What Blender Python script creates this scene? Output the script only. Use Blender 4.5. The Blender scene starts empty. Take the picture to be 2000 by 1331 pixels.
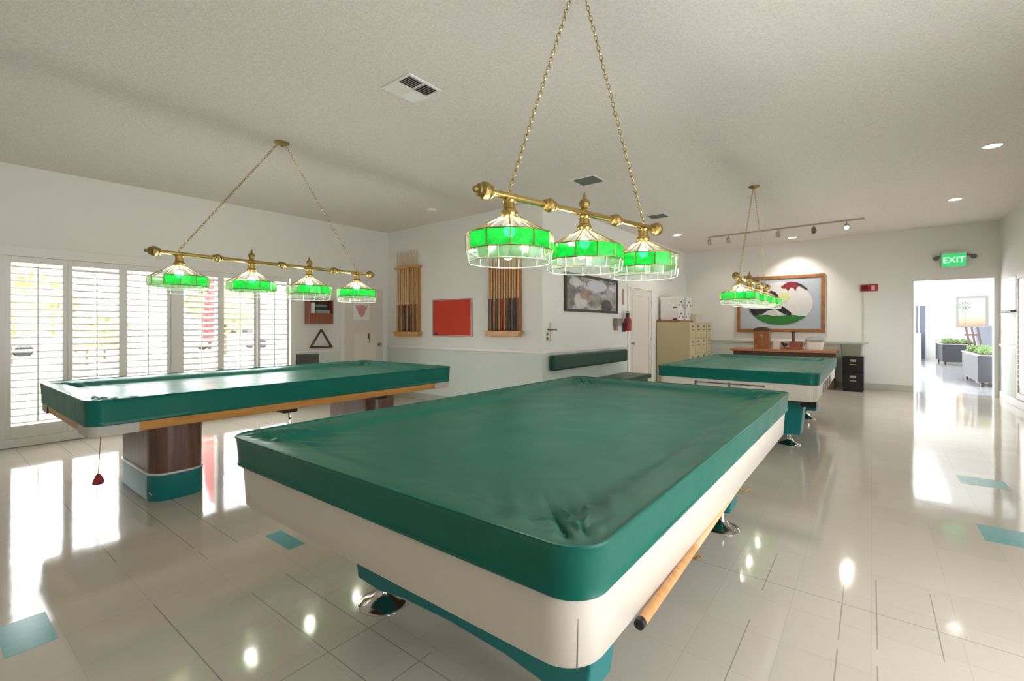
import bpy, bmesh, math, random
from mathutils import Vector, Matrix
random.seed(7)
S = bpy.context.scene
COL = S.collection
PI = math.pi
rad = math.radians

# ------------------------------------------------------------------ materials
def srgb(r, g, b):
    def f(c):
        c /= 255.0
        return c/12.92 if c <= .04045 else ((c+.055)/1.055)**2.4
    return (f(r), f(g), f(b), 1)

MATS = {}
class NT:
    """small helper to write node graphs"""
    def __init__(s, name):
        s.m = bpy.data.materials.new(name); s.m.use_nodes = True
        s.t = s.m.node_tree; s.n = s.t.nodes; s.l = s.t.links
        s.p = s.n.get('Principled BSDF'); s.out = s.n.get('Material Output')
    def add(s, typ, **kw):
        nd = s.n.new(typ)
        for k, v in kw.items(): setattr(nd, k, v)
        return nd
    def link(s, a, b): s.l.new(a, b)
    def setin(s, sock, v):
        if isinstance(v, bpy.types.NodeSocket): s.l.new(v, sock)
        else: sock.default_value = v
    def math(s, op, a, b=None, c=None):
        nd = s.add('ShaderNodeMath', operation=op)
        s.setin(nd.inputs[0], a)
        if b is not None: s.setin(nd.inputs[1], b)
        if c is not None: s.setin(nd.inputs[2], c)
        return nd.outputs[0]
    def mix(s, fac, a, b):
        nd = s.add('ShaderNodeMix', data_type='RGBA')
        s.setin(nd.inputs['Factor'], fac)
        s.setin(nd.inputs[6], a); s.setin(nd.inputs[7], b)
        return nd.outputs[2]
    def coords(s): return s.add('ShaderNodeTexCoord').outputs['Object']
    def schlick(s, f0=.04):
        g = s.add('ShaderNodeNewGeometry'); d = s.add('ShaderNodeVectorMath', operation='DOT_PRODUCT')
        s.link(g.outputs['Normal'], d.inputs[0]); s.link(g.outputs['Incoming'], d.inputs[1])
        c = s.math('SUBTRACT', 1., s.math('ABSOLUTE', d.outputs['Value']))
        return s.math('MULTIPLY_ADD', s.math('POWER', c, 5.), 1-f0, f0)
    def noise(s, scale, detail=3, rough=.5, vec=None, stretch=None):
        nd = s.add('ShaderNodeTexNoise')
        nd.inputs['Scale'].default_value = scale
        nd.inputs['Detail'].default_value = detail
        nd.inputs['Roughness'].default_value = rough
        v = vec if vec is not None else s.coords()
        if stretch:
            mp = s.add('ShaderNodeMapping'); mp.inputs['Scale'].default_value = stretch
            s.link(v, mp.inputs['Vector']); v = mp.outputs['Vector']
        s.link(v, nd.inputs['Vector'])
        return nd.outputs['Fac']
    def bump(s, height, strength=.2, dist=.01):
        nd = s.add('ShaderNodeBump')
        nd.inputs['Strength'].default_value = strength
        nd.inputs['Distance'].default_value = dist
        s.link(height, nd.inputs['Height'])
        s.link(nd.outputs['Normal'], s.p.inputs['Normal'])
    def ramp(s, fac, stops):
        nd = s.add('ShaderNodeValToRGB'); el = nd.color_ramp.elements
        while len(el) < len(stops): el.new(.5)
        for e, (pos, c) in zip(el, stops): e.position = pos; e.color = c
        s.link(fac, nd.inputs['Fac']); return nd.outputs['Color']

def mat(name, col, rough=.5, metal=0., var=.06, vscale=4., bump=0., bscale=60., stretch=None, spec=.5, coat=0., sheen=0.):
    if name in MATS: return MATS[name]
    k = NT(name)
    f = k.noise(vscale, 4, .55, stretch=stretch)
    a = tuple(max(0, c*(1-var)) for c in col[:3])+(1,)
    b = tuple(min(1, c*(1+var)) for c in col[:3])+(1,)
    k.link(k.mix(f, a, b), k.p.inputs['Base Color'])
    k.p.inputs['Roughness'].default_value = rough
    k.p.inputs['Metallic'].default_value = metal
    k.p.inputs['Specular IOR Level'].default_value = spec
    k.p.inputs['Coat Weight'].default_value = coat
    k.p.inputs['Coat Roughness'].default_value = .1
    k.p.inputs['Sheen Weight'].default_value = sheen
    if bump: k.bump(k.noise(bscale, 4, .6), bump, .01)
    MATS[name] = k.m
    return k.m

def wood(name, c1, c2, rough=.4, scale=(18, 1.2, 18), coat=.2):
    if name in MATS: return MATS[name]
    k = NT(name)
    f = k.noise(2.2, 6, .62, stretch=scale)
    k.link(k.ramp(f, [(.3, c1), (.7, c2)]), k.p.inputs['Base Color'])
    k.p.inputs['Roughness'].default_value = rough
    k.p.inputs['Coat Weight'].default_value = coat
    k.bump(f, .08, .004)
    MATS[name] = k.m
    return k.m

def emit(name, col, strength):
    if name in MATS: return MATS[name]
    k = NT(name)
    k.p.inputs['Base Color'].default_value = col
    k.p.inputs['Emission Color'].default_value = col
    k.p.inputs['Emission Strength'].default_value = strength
    MATS[name] = k.m
    return k.m

def vinyl(name, c, rough):
    k = NT(name)
    n1 = k.noise(1.6, 4, .6)
    n2 = k.noise(5, 3, .5)
    dark = tuple(x*.82 for x in c[:3])+(1,); lite = tuple(min(1, x*1.22+.004) for x in c[:3])+(1,)
    k.link(k.mix(n1, dark, lite), k.p.inputs['Base Color'])
    r = k.math('MULTIPLY_ADD', n2, .16, rough-.08)
    k.link(r, k.p.inputs['Roughness'])
    k.p.inputs['Specular IOR Level'].default_value = .24
    h = k.math('ADD', k.math('MULTIPLY', k.noise(7, 3, .5), 1.0), k.math('MULTIPLY', k.noise(260, 2, .5), .03))
    k.bump(h, .30, .006)
    MATS[name] = k.m
    return k.m

def thin_glass(name, tint=(1, 1, 1, 1), gloss=.06, rough=.02, frost=0., frostcol=None):
    if name in MATS: return MATS[name]
    k = NT(name)
    k.n.remove(k.p)
    tr = k.add('ShaderNodeBsdfTransparent'); tr.inputs['Color'].default_value = tint
    gl = k.add('ShaderNodeBsdfGlossy'); gl.inputs['Roughness'].default_value = rough
    mx = k.add('ShaderNodeMixShader')
    k.link(k.schlick(), mx.inputs[0])
    base = tr.outputs[0]
    if frost:
        tl = k.add('ShaderNodeBsdfTranslucent'); tl.inputs['Color'].default_value = frostcol or tint
        df = k.add('ShaderNodeBsdfDiffuse'); df.inputs['Color'].default_value = frostcol or tint
        m0 = k.add('ShaderNodeMixShader'); m0.inputs[0].default_value = .3
        k.link(tl.outputs[0], m0.inputs[1]); k.link(df.outputs[0], m0.inputs[2])
        m2 = k.add('ShaderNodeMixShader')
        nz = k.noise(38, 3, .6)
        fac = k.math('MULTIPLY_ADD', nz, .5, frost-.25)
        fac = k.math('MINIMUM', k.math('MAXIMUM', fac, 0), 1)
        k.link(fac, m2.inputs[0]); k.link(tr.outputs[0], m2.inputs[1]); k.link(m0.outputs[0], m2.inputs[2])
        base = m2.outputs[0]
    k.link(base, mx.inputs[1]); k.link(gl.outputs[0], mx.inputs[2])
    k.link(mx.outputs[0], k.out.inputs['Surface'])
    MATS[name] = k.m
    return k.m

def floor_material():
    k = NT('cream_tile_floor')
    co = k.coords(); sp = k.add('ShaderNodeSeparateXYZ'); k.link(co, sp.inputs[0])
    X, Y = sp.outputs[0], sp.outputs[1]
    T = .3048
    def grid(v, off):
        q = k.math('FRACT', k.math('DIVIDE', k.math('ADD', v, off+30.48), T))
        d = k.math('MINIMUM', q, k.math('SUBTRACT', 1., q))
        return k.math('LESS_THAN', d, .0022/T)
    g = k.math('MAXIMUM', grid(X, 3.05-.0005), grid(Y, -.723))
    def line(v, pos, w=.0024): return k.math('LESS_THAN', k.math('ABSOLUTE', k.math('SUBTRACT', v, pos)), w)
    strong = None
    for v, pos in ((X, -.437), (X, .229), (X, .018), (X, -.112), (X, -1.755), (X, -1.423), (Y, .723), (Y, 2.74), (Y, 1.052), (Y, 1.245)):
        l = line(v, pos)
        if v is X: l = k.math('MULTIPLY', l, k.math('LESS_THAN', Y, 3.1 if pos > -1 else 1.9))
        strong = l if strong is None else k.math('MAXIMUM', strong, l)
    brk = k.math('GREATER_THAN', k.noise(.9, 2, .5), .43)
    strong = k.math('MULTIPLY', strong, brk)
    # per tile tone
    fx = k.math('FLOOR', k.math('DIVIDE', k.math('ADD', X, 3.0495), T)); fy = k.math('FLOOR', k.math('DIVIDE', k.math('SUBTRACT', Y, .723), T))
    cb = k.add('ShaderNodeCombineXYZ'); k.link(fx, cb.inputs[0]); k.link(fy, cb.inputs[1])
    wn = k.add('ShaderNodeTexWhiteNoise', noise_dimensions='3D'); k.link(cb.outputs[0], wn.inputs['Vector'])
    n = k.math('ADD', k.math('MULTIPLY', k.noise(1.3, 5, .6), .7), k.math('MULTIPLY', wn.outputs['Value'], .3))
    base = k.mix(n, srgb(203, 193, 177), srgb(217, 209, 195))
    speck = k.noise(70, 3, .7)
    base = k.mix(k.math('MULTIPLY', k.math('GREATER_THAN', speck, .60), .25), base, srgb(196, 184, 165))
    base = k.mix(k.math('MULTIPLY', g, .13), base, srgb(120, 108, 92))
    base = k.mix(k.math('MULTIPLY', strong, .5), base, srgb(95, 84, 70))
    k.link(base, k.p.inputs['Base Color'])
    k.link(k.math('MULTIPLY_ADD', k.noise(3, 4, .6), .07, .045), k.p.inputs['Roughness'])
    k.p.inputs['Specular IOR Level'].default_value = .62
    h = k.math('ADD', k.math('MULTIPLY', k.noise(2.4, 3, .5), 1.), k.math('MULTIPLY', k.noise(14, 2, .5), .08))
    k.bump(h, .13, .012)
    return k.m

def ceiling_material():
    k = NT('white_popcorn_ceiling')
    f = k.noise(55, 5, .75)
    k.link(k.ramp(f, [(.35, srgb(231, 223, 217)), (.62, srgb(248, 241, 235))]), k.p.inputs['Base Color'])
    k.p.inputs['Roughness'].default_value = .9
    k.bump(f, .9, .012)
    return k.m

def wall_material(rail):
    """off white above the chair rail, pale green below"""
    k = NT('painted_wall')
    sp = k.add('ShaderNodeSeparateXYZ'); k.link(k.coords(), sp.inputs[0])
    lo = k.math('LESS_THAN', sp.outputs[2], rail)
    # no dado at the right end of the back wall
    pl_ = k.math('MULTIPLY', k.math('GREATER_THAN', sp.outputs[1], 12.3), k.math('MULTIPLY', k.math('GREATER_THAN', sp.outputs[0], -.15), k.math('LESS_THAN', sp.outputs[0], 1.86)))
    lo = k.math('MULTIPLY', lo, k.math('SUBTRACT', 1., pl_))
    n = k.noise(1.2, 3, .5)
    up = k.mix(n, srgb(230, 228, 222), srgb(234, 231, 226)); dn = k.mix(n, srgb(211, 218, 209), srgb(216, 222, 214))
    k.link(k.mix(lo, up, dn), k.p.inputs['Base Color'])
    k.p.inputs['Roughness'].default_value = .55
    k.bump(k.noise(120, 3, .6), .08, .004)
    return k.m

M_FLOOR = floor_material()
M_CEIL = ceiling_material()
M_WALL = wall_material(.94)
M_TRIM = mat('white_trim_paint', srgb(234, 231, 226), .35, var=.02)
M_BASEB = mat('taupe_baseboard', srgb(190, 186, 172), .5, var=.03)
M_SHUT = mat('white_shutter_paint', srgb(232, 228, 224), .35, var=.02)
M_DOOR = mat('cream_door_paint', srgb(222, 213, 204), .4, var=.02)
M_VINYL = vinyl('green_vinyl_cover', srgb(0, 96, 82), .36)
M_VINYL2 = vinyl('skylit_vinyl_cover', srgb(8, 104, 90), .32)  # lighter copy of the cover green, skylight tint put into the colour
M_LAM = mat('white_laminate', srgb(214, 205, 193), .28, var=.02)
M_TEAL = mat('teal_enamel', srgb(10, 122, 124), .3, var=.05)
M_CHROME = mat('chrome', srgb(205, 200, 195), .12, 1., var=.03)
M_STEEL = mat('brushed_steel', srgb(176, 174, 170), .35, 1., var=.03)
M_BRASS = mat('antique_brass', srgb(192, 166, 102), .26, 1., var=.15, vscale=12)
M_BRASSD = mat('cast_brass', srgb(164, 140, 86), .36, 1., var=.25, vscale=60, bump=.5, bscale=90)
M_OAK = wood('golden_oak', srgb(196, 132, 62), srgb(222, 164, 92))
M_OAKX = wood('oak_rack', srgb(186, 128, 74), srgb(214, 164, 108), scale=(14, 14, 1))
M_WALNUT = wood('walnut_veneer', srgb(92, 58, 44), srgb(132, 92, 76), .35, (14, 14, 1))
M_FRAMEW = wood('brown_picture_frame', srgb(132, 82, 40), srgb(168, 110, 62), .45, (6, 6, 6))
M_CHERRY = wood('reddish_brown_wood', srgb(122, 66, 44), srgb(158, 92, 64), .45, (12, 12, 2))
M_DARKW = wood('dark_wood', srgb(62, 38, 26), srgb(92, 60, 42), .45, (10, 2, 10))
M_BLACK = mat('black_plastic', srgb(24, 24, 26), .4)
M_BLACKM = mat('black_enamel_metal', srgb(9, 9, 10), .3)
M_GREYD = mat('dark_grey_metal', srgb(96, 96, 94), .5)
M_WHITEP = mat('white_paper', srgb(236, 234, 230), .7)
M_CARD = mat('white_cardboard', srgb(226, 222, 218), .75)
M_BEIGE = mat('beige_steel', srgb(190, 178, 140), .45, var=.03)
M_RED = mat('red_enamel', srgb(176, 24, 30), .4)
M_FELT = mat('orange_red_felt', srgb(208, 66, 46), .85, bump=.2, bscale=200)
M_GREENP = mat('dark_green_upholstery', srgb(14, 66, 52), .35, bump=.15, bscale=30)
M_GGLASS = None

# ------------------------------------------------------------------ mesh builder
class MB:
    def __init__(s): s.v = []; s.f = []
    def quad(s, a, b, c, d):
        i = len(s.v); s.v += [a, b, c, d]; s.f.append((i, i+1, i+2, i+3))
    def box(s, x0, x1, y0, y1, z0, z1, topf=None, botf=None):
        i = len(s.v)
        xy = [(x0, y0), (x1, y0), (x1, y1), (x0, y1)]
        s.v += [(x, y, botf(x, y) if botf else z0) for x, y in xy] + [(x, y, topf(x, y) if topf else z1) for x, y in xy]
        for q in ((0, 3, 2, 1), (4, 5, 6, 7), (0, 1, 5, 4), (1, 2, 6, 5), (2, 3, 7, 6), (3, 0, 4, 7)):
            s.f.append(tuple(i+j for j in q))
        return s
    def obox(s, c, size, rot):
        """oriented box: centre, size, 3x3 Matrix"""
        i = len(s.v); hx, hy, hz = (d/2 for d in size)
        for z in (-hz, hz):
            for x, y in ((-hx, -hy), (hx, -hy), (hx, hy), (-hx, hy)):
                p = Vector(c)+rot @ Vector((x, y, z)); s.v.append(tuple(p))
        for q in ((0, 3, 2, 1), (4, 5, 6, 7), (0, 1, 5, 4), (1, 2, 6, 5), (2, 3, 7, 6), (3, 0, 4, 7)):
            s.f.append(tuple(i+j for j in q))
        return s
    def ring(s, pts_a, pts_b): pass
    def loft(s, rings, cap0=True, cap1=True, closed=True):
        base = len(s.v); n = len(rings[0])
        for r in rings: s.v += [tuple(p) for p in r]
        for k in range(len(rings)-1):
            for j in range(n if closed else n-1):
                a = base+k*n+j; b = base+k*n+(j+1) % n
                s.f.append((a, b, b+n, a+n))
        if cap0: s.f.append(tuple(base+j for j in reversed(range(n))))
        if cap1: s.f.append(tuple(base+(len(rings)-1)*n+j for j in range(n)))
        return s
    def cyl(s, p0, p1, r0, r1=None, n=14, caps=True):
        r1 = r0 if r1 is None else r1
        p0 = Vector(p0); p1 = Vector(p1); d = (p1-p0).normalized()
        u = d.orthogonal().normalized(); w = d.cross(u)
        mk = lambda p, r: [p+(u*math.cos(2*PI*i/n)+w*math.sin(2*PI*i/n))*r for i in range(n)]
        return s.loft([mk(p0, r0), mk(p1, r1)], caps, caps)
    def lathe(s, prof, c=(0, 0, 0), axis=(0, 0, 1), n=20):
        """prof: list of (radius, distance along axis)"""
        d = Vector(axis).normalized(); u = d.orthogonal().normalized(); w = d.cross(u); c = Vector(c)
        rings = [[c+d*h+(u*math.cos(2*PI*i/n)+w*math.sin(2*PI*i/n))*max(r, 1e-4) for i in range(n)] for r, h in prof]
        return s.loft(rings)
    def tube(s, path, r, n=8, closed=False, radii=None):
        P = [Vector(p) for p in path]; rings = []
        m = len(P); up = None
        for i, p in enumerate(P):
            if closed: t = (P[(i+1) % m]-P[i-1]).normalized()
            else: t = (P[min(i+1, m-1)]-P[max(i-1, 0)]).normalized()
            if up is None: up = t.orthogonal().normalized()
            up = (up-t*up.dot(t)).normalized(); w = t.cross(up)
            rr = radii[i] if radii else r
            rings.append([p+(up*math.cos(2*PI*j/n)+w*math.sin(2*PI*j/n))*rr for j in range(n)])
        if closed:
            rings.append(rings[0]); return s.loft(rings, False, False)
        return s.loft(rings)
    def prism(s, poly, axis, a0, a1):
        """poly in the two other axes, extruded along axis from a0 to a1"""
        def mk(p, a):
            return (a, p[0], p[1]) if axis == 'x' else (p[0], a, p[1]) if axis == 'y' else (p[0], p[1], a)
        return s.loft([[mk(p, a0) for p in poly], [mk(p, a1) for p in poly]])
    def sphere(s, c, r, n=16, m=10, sc=(1, 1, 1)):
        rings = []
        for k in range(m+1):
            th = -PI/2+PI*k/m; rr = max(math.cos(th), 1e-3)*r
            rings.append([(c[0]+rr*math.cos(2*PI*j/n)*sc[0], c[1]+rr*math.sin(2*PI*j/n)*sc[1], c[2]+r*math.sin(th)*sc[2]) for j in range(n)])
        return s.loft(rings)
    def move(s, off, start=0):
        for i in range(start, len(s.v)): s.v[i] = tuple(a+b for a, b in zip(s.v[i], off))
        return s
    def rotz(s, a, start=0, c=(0, 0)):
        ca, sa = math.cos(a), math.sin(a)
        for i in range(start, len(s.v)):
            x, y, z = s.v[i]; x -= c[0]; y -= c[1]
            s.v[i] = (c[0]+x*ca-y*sa, c[1]+x*sa+y*ca, z)
        return s
    def build(s, name, material, parent=None, bevel=0., smooth=False, world=True, segs=2):
        off = Vector((0, 0, 0))
        if parent is not None and world:
            q = parent
            while q: off += q.location; q = q.parent
        me = bpy.data.meshes.new(name)
        me.from_pydata([tuple(Vector(v)-off) for v in s.v], [], s.f)
        bm = bmesh.new(); bm.from_mesh(me)
        bmesh.ops.recalc_face_normals(bm, faces=bm.faces)
        bm.to_mesh(me); bm.free()
        o = bpy.data.objects.new(name, me); COL.objects.link(o)
        if material: me.materials.append(material)
        if smooth:
            for p in me.polygons: p.use_smooth = True
            try: me.set_sharp_from_angle(angle=rad(40))
            except Exception: pass
        if bevel:
            b = o.modifiers.new('bevel', 'BEVEL'); b.width = bevel; b.segments = segs; b.limit_method = 'ANGLE'; b.angle_limit = rad(40)
        if parent is not None: o.parent = parent
        return o

def thing(name, label, cat, loc=(0, 0, 0), rotz=0, group=None):
    o = bpy.data.objects.new(name, None); COL.objects.link(o)
    o.empty_display_size = .1
    o.location = loc; o.rotation_euler = (0, 0, rotz)
    o['label'] = label; o['category'] = cat
    if group: o['group'] = group
    return o
def tag(o, label, cat, group=None):
    o['label'] = label; o['category'] = cat
    if group: o['group'] = group
    return o
def struct(o): o['kind'] = 'structure'; return o
def sempty(name, loc=(0, 0, 0)):
    o = bpy.data.objects.new(name, None); COL.objects.link(o); o.location = loc; o['kind'] = 'structure'
    return o
def dup(root, loc, label, rotz=None, group=None):
    r = root.copy(); COL.objects.link(r); r.location = loc; r['label'] = label
    if rotz is not None: r.rotation_euler = (0, 0, rotz)
    if group: r['group'] = group
    for ch in list(root.children):
        c = ch.copy(); COL.objects.link(c); c.parent = r
        for g in list(ch.children):
            d = g.copy(); COL.objects.link(d); d.parent = c
    return r
def text_mesh(txt, size, depth=.002):
    cu = bpy.data.curves.new('lettering', 'FONT'); cu.body = txt; cu.size = size; cu.extrude = depth
    cu.align_x = 'CENTER'; cu.align_y = 'CENTER'
    to = bpy.data.objects.new('lettering', cu); COL.objects.link(to)
    dg = bpy.context.evaluated_depsgraph_get()
    me = bpy.data.meshes.new_from_object(to.evaluated_get(dg))
    bpy.data.objects.remove(to)
    return me

# ------------------------------------------------------------------ room constants
XL, XR, YC, XS, YB, YF = -7.42, 1.894, 5.70, -3.83, 12.40, -2.60
WT = .15
def cz(x, y): return 3.19+.013*x+.007*y
def czt(x, y): return cz(x, y)+.06

# ------------------------------------------------------------------ camera
cam = bpy.data.cameras.new('camera'); co = bpy.data.objects.new('camera', cam); COL.objects.link(co)
cam.sensor_width = 36; cam.lens = 912/2000*36; cam.shift_y = -28/2000; cam.clip_start = .05; cam.clip_end = 300
co.location = (0, 0, 1.33); co.rotation_euler = (PI/2, 0, rad(37.6))
S.camera = co

# ------------------------------------------------------------------ floor, ceiling, walls
m = MB(); m.box(XL-WT, XR+WT, YF-WT, YB, -.12, 0)
floor = struct(m.build('floor', M_FLOOR))
M_ACC = mat('teal_vinyl_tile', srgb(92, 168, 168), .2, var=.12, vscale=30)
for (x0, x1, y0, y1) in ((-3.047, -2.742, 1.388, 1.490), (-3.050, -2.745, .240, .397), (.558, .863, 4.085, 4.395), (.60, .90, 5.46, 5.73)):
    a = MB().box(x0, x1, y0, y1, 0.0, .0008).build('accent_tile', M_ACC, floor)
    a['label'] = 'teal accent tile set in the cream floor'

m = MB(); m.box(XL-WT, XR+WT, YF-WT, YB+WT, 0, 0, topf=lambda x, y: cz(x, y)+.22, botf=cz)
struct(m.build('ceiling', M_CEIL))

# left wall with the window opening
WY0, WY1, WZ0, WZ1 = .615, 3.83, .05, 2.20
m = MB()
m.box(XL-WT, XL, YF-WT, WY0, 0, 0, topf=czt)
m.box(XL-WT, XL, WY1, YC+WT, 0, 0, topf=czt)
m.box(XL-WT, XL, WY0, WY1, WZ1, 0, topf=czt)
m.box(XL-WT, XL, WY0, WY1, 0, WZ0)
struct(m.build('wall_left', M_WALL))
# block with the cue racks (front face) and its side
m = MB(); m.box(XL, XS, YC, YC+WT, 0, 0, topf=czt); struct(m.build('wall_front_of_block', M_WALL))
m = MB(); m.box(XS-WT, XS, YC+WT, YB+WT, 0, 0, topf=czt); struct(m.build('wall_side_of_block', M_WALL))
# back wall with the opening to the hall
OX0, OX1, OZ = .66, 1.822, 2.25
m = MB()
m.box(XS, OX0, YB, YB+WT, 0, 0, topf=czt)
m.box(OX1, XR+WT, YB, YB+WT, 0, 0, topf=czt)
m.box(OX0, OX1, YB, YB+WT, OZ, 0, topf=czt)
struct(m.build('wall_back', M_WALL))
m = MB(); t = .012
m.box(OX0-.001, OX0+t, YB-.005, YB+WT+.005, 0, OZ-t).box(OX1-t, OX1+.001, YB-.005, YB+WT+.005, 0, OZ-t).box(OX0, OX1, YB-.005, YB+WT+.005, OZ-t, OZ+.001)
struct(m.build('trim_1', M_TRIM))
# right wall with shuttered window far down and an unseen one added beside the camera for fill daylight
RW = [(7.95, 11.05, .2, 2.20), (.2, 3.1, .2, 2.20)]
m = MB()
ys = [YF-WT, RW[1][0], RW[1][1], RW[0][0], RW[0][1], YB]
for a, b in ((0, 1), (2, 3), (4, 5)): m.box(XR, XR+WT, ys[a], ys[b], 0, 0, topf=czt)
for y0, y1, z0, z1 in RW:
    m.box(XR, XR+WT, y0, y1, 0, z0); m.box(XR, XR+WT, y0, y1, z1, 0, topf=czt)
struct(m.build('wall_right', M_WALL))
# rear wall behind the camera, with a wide glazed opening
m = MB(); m.box(XL, XR, YF-WT, YF, 0, 0, topf=czt)
struct(m.build('wall_rear', M_WALL))

# baseboards and chair rails
BH = .12
def strip(name, boxes, mt):
    m = MB()
    for b in boxes: m.box(*b)
    return struct(m.build(name, mt, bevel=.004))
strip('baseboard_left', [(XL, XL+.014, YF, .60, 0, BH), (XL, XL+.014, 3.86, 4.66, 0, BH), (XL, XL+.014, 5.56, YC, 0, BH)], M_TRIM)
strip('baseboard_block', [(XL, XS+.014, YC-.014, YC, 0, BH)], M_BASEB)
strip('baseboard_side', [(XS, XS+.014, YC, 8.63, 0, BH), (XS, XS+.014, 10.2, YB, 0, BH)], M_BASEB)
strip('baseboard_back', [(XS, OX0, YB-.014, YB, 0, .13)], M_BASEB)
strip('baseboard_right', [(XR-.016, XR, 3.15, 7.9, 0, BH), (XR-.016, XR, 7.9, YB, 0, .13)], M_TRIM)
R0, R1 = .925, .975
strip('trim_2', [(XL, XS+.022, YC-.022, YC, R0, R1)], M_TRIM)
strip('trim_3', [(XS, XS+.022, YC, 8.62, R0, R1)], M_TRIM)
M_RAILG = mat('grey_green_rail', srgb(196, 204, 192), .5, var=.03)
strip('trim_4', [(XS+.022, -.05, YB-.022, YB, .945, .995)], M_RAILG)
strip('trim_5', [(XR-.022, XR, 11.06, YB, .96, 1.01)], M_TRIM)
strip('trim_6', [(XL, XL+.022, 3.86, 4.65, .89, .935)], M_TRIM)

# ------------------------------------------------------------------ shuttered windows
M_PANE = thin_glass('window_glass')
def shutter_window(name, xin, sgn, y0, y1, z0, z1, panels, zb, zt, tilts):
    """xin: inner wall face; sgn: +1 if the room is at +x of it. panels: louvre openings [(ya, yb)]"""
    root = sempty(name, (xin, (y0+y1)/2, z0))
    fr = MB(); d = .05
    xa, xb = sorted((xin-sgn*.06, xin+sgn*.018))
    fr.box(xa, xb, y0-.03, y1+.03, z1-.10, z1+.012); fr.box(xa, xb, y0-.03, y1+.03, max(z0-.045, 0.002), z0+.05)
    edges = [y0, y1]
    fr.box(xa, xb, y0-.03, y0+.045, z0+.05, z1-.1); fr.box(xa, xb, y1-.045, y1+.03, z0+.05, z1-.1)
    for (a, b) in zip(panels[:-1], panels[1:]):
        gap = b[0]-a[1]
        if gap > .12: fr.box(xa, xb, a[1]+.045, b[0]-.045, z0+.05, z1-.1)
    fr.build('frame', M_SHUT, root, bevel=.004)
    mu = MB()   # glazing bars outside the shutters
    xo = xin-sgn*.115
    x1, x2 = sorted((xo-.02, xo+.02))
    mu.box(x1, x2, y0, y1, z1-.06, z1); mu.box(x1, x2, y0, y1, z0, z0+.06)
    npn = max(2, int(round((y1-y0)/1.05)))
    for k in range(npn+1):
        yy = y0+(y1-y0)*k/npn; mu.box(x1, x2, max(y0, yy-.025), min(y1, yy+.025), z0, z1)
    mu.build('sash', M_SHUT, root)
    MB().box(xo-.003, xo+.003, y0, y1, z0, z1).build('pane', M_PANE, root)
    for i, (a, b) in enumerate(panels):
        la = .0435; lb = .0435
        p = MB(); xs0, xs1 = sorted((xin-sgn*.030, xin+sgn*.004))
        p.box(xs0, xs1, a-la, a, z0+.051, z1-.101); p.box(xs0, xs1, b, b+lb, z0+.051, z1-.101)
        p.box(xs0, xs1, a, b, z0+.051, zb); p.box(xs0, xs1, a, b, zt, z1-.101)
        po = p.build('shutter_panel', M_SHUT, root, bevel=.003)
        lv = MB(); n = int((zt-zb)/.076); step = (zt-zb)/n; ti = rad(tilts[i])
        for k in range(n):
            zc = zb+step*(k+.5); w = .080; th = .016
            prof = []
            for q in range(10):
                an = 2*PI*q/10; px = math.cos(an)*w/2; pz = math.sin(an)*th/2
                prof.append((px*math.cos(ti)-pz*math.sin(ti), px*math.sin(ti)+pz*math.cos(ti)))
            xc = (xs0+xs1)/2
            lv.loft([[(xc+px, yy, zc+pz) for px, pz in prof] for yy in (a+.002, b-.002)])
        lv.build('louvers', M_SHUT, po, smooth=True)
        xr = xin+sgn*.024
        MB().box(xr-.006, xr+.006, (a+b)/2-.006, (a+b)/2+.006, zb+.03, zt-.03).build('tilt_rod', M_SHUT, po)
    return root
pl = [(.701, 1.107), (1.195, 1.618), (1.703, 2.118), (2.311, 2.726), (2.81, 3.219), (3.316, 3.723)]
shutter_window('window_1', XL, 1, WY0, WY1, WZ0, WZ1, pl, .236, 2.03, [-19, -33, -24, -33, -22, -28])
pr = [(8.05+.5*k, 8.46+.5*k) for k in range(6)]
shutter_window('window_2', XR, -1, RW[0][0], RW[0][1], RW[0][2], RW[0][3], pr, .36, 2.03, [12]*6)
def plain_window(name, boxpane, frames):
    r = sempty(name)
    f = MB()
    for b in frames: f.box(*b)
    f.build('frame', M_SHUT, r); MB().box(*boxpane).build('pane', M_PANE, r)
y0, y1, z0, z1 = RW[1]  # unseen window, added to let fill daylight into the room
plain_window('added_side_window', (XR+.07, XR+.076, y0, y1, z0, z1),
             [(XR+.03, XR+.1, y0, y1, z0, z0+.06), (XR+.03, XR+.1, y0, y1, z1-.06, z1)]+[(XR+.03, XR+.1, y0+(y1-y0-.06)*k/4, y0+(y1-y0-.06)*k/4+.06, z0, z1) for k in range(5)])

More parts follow.
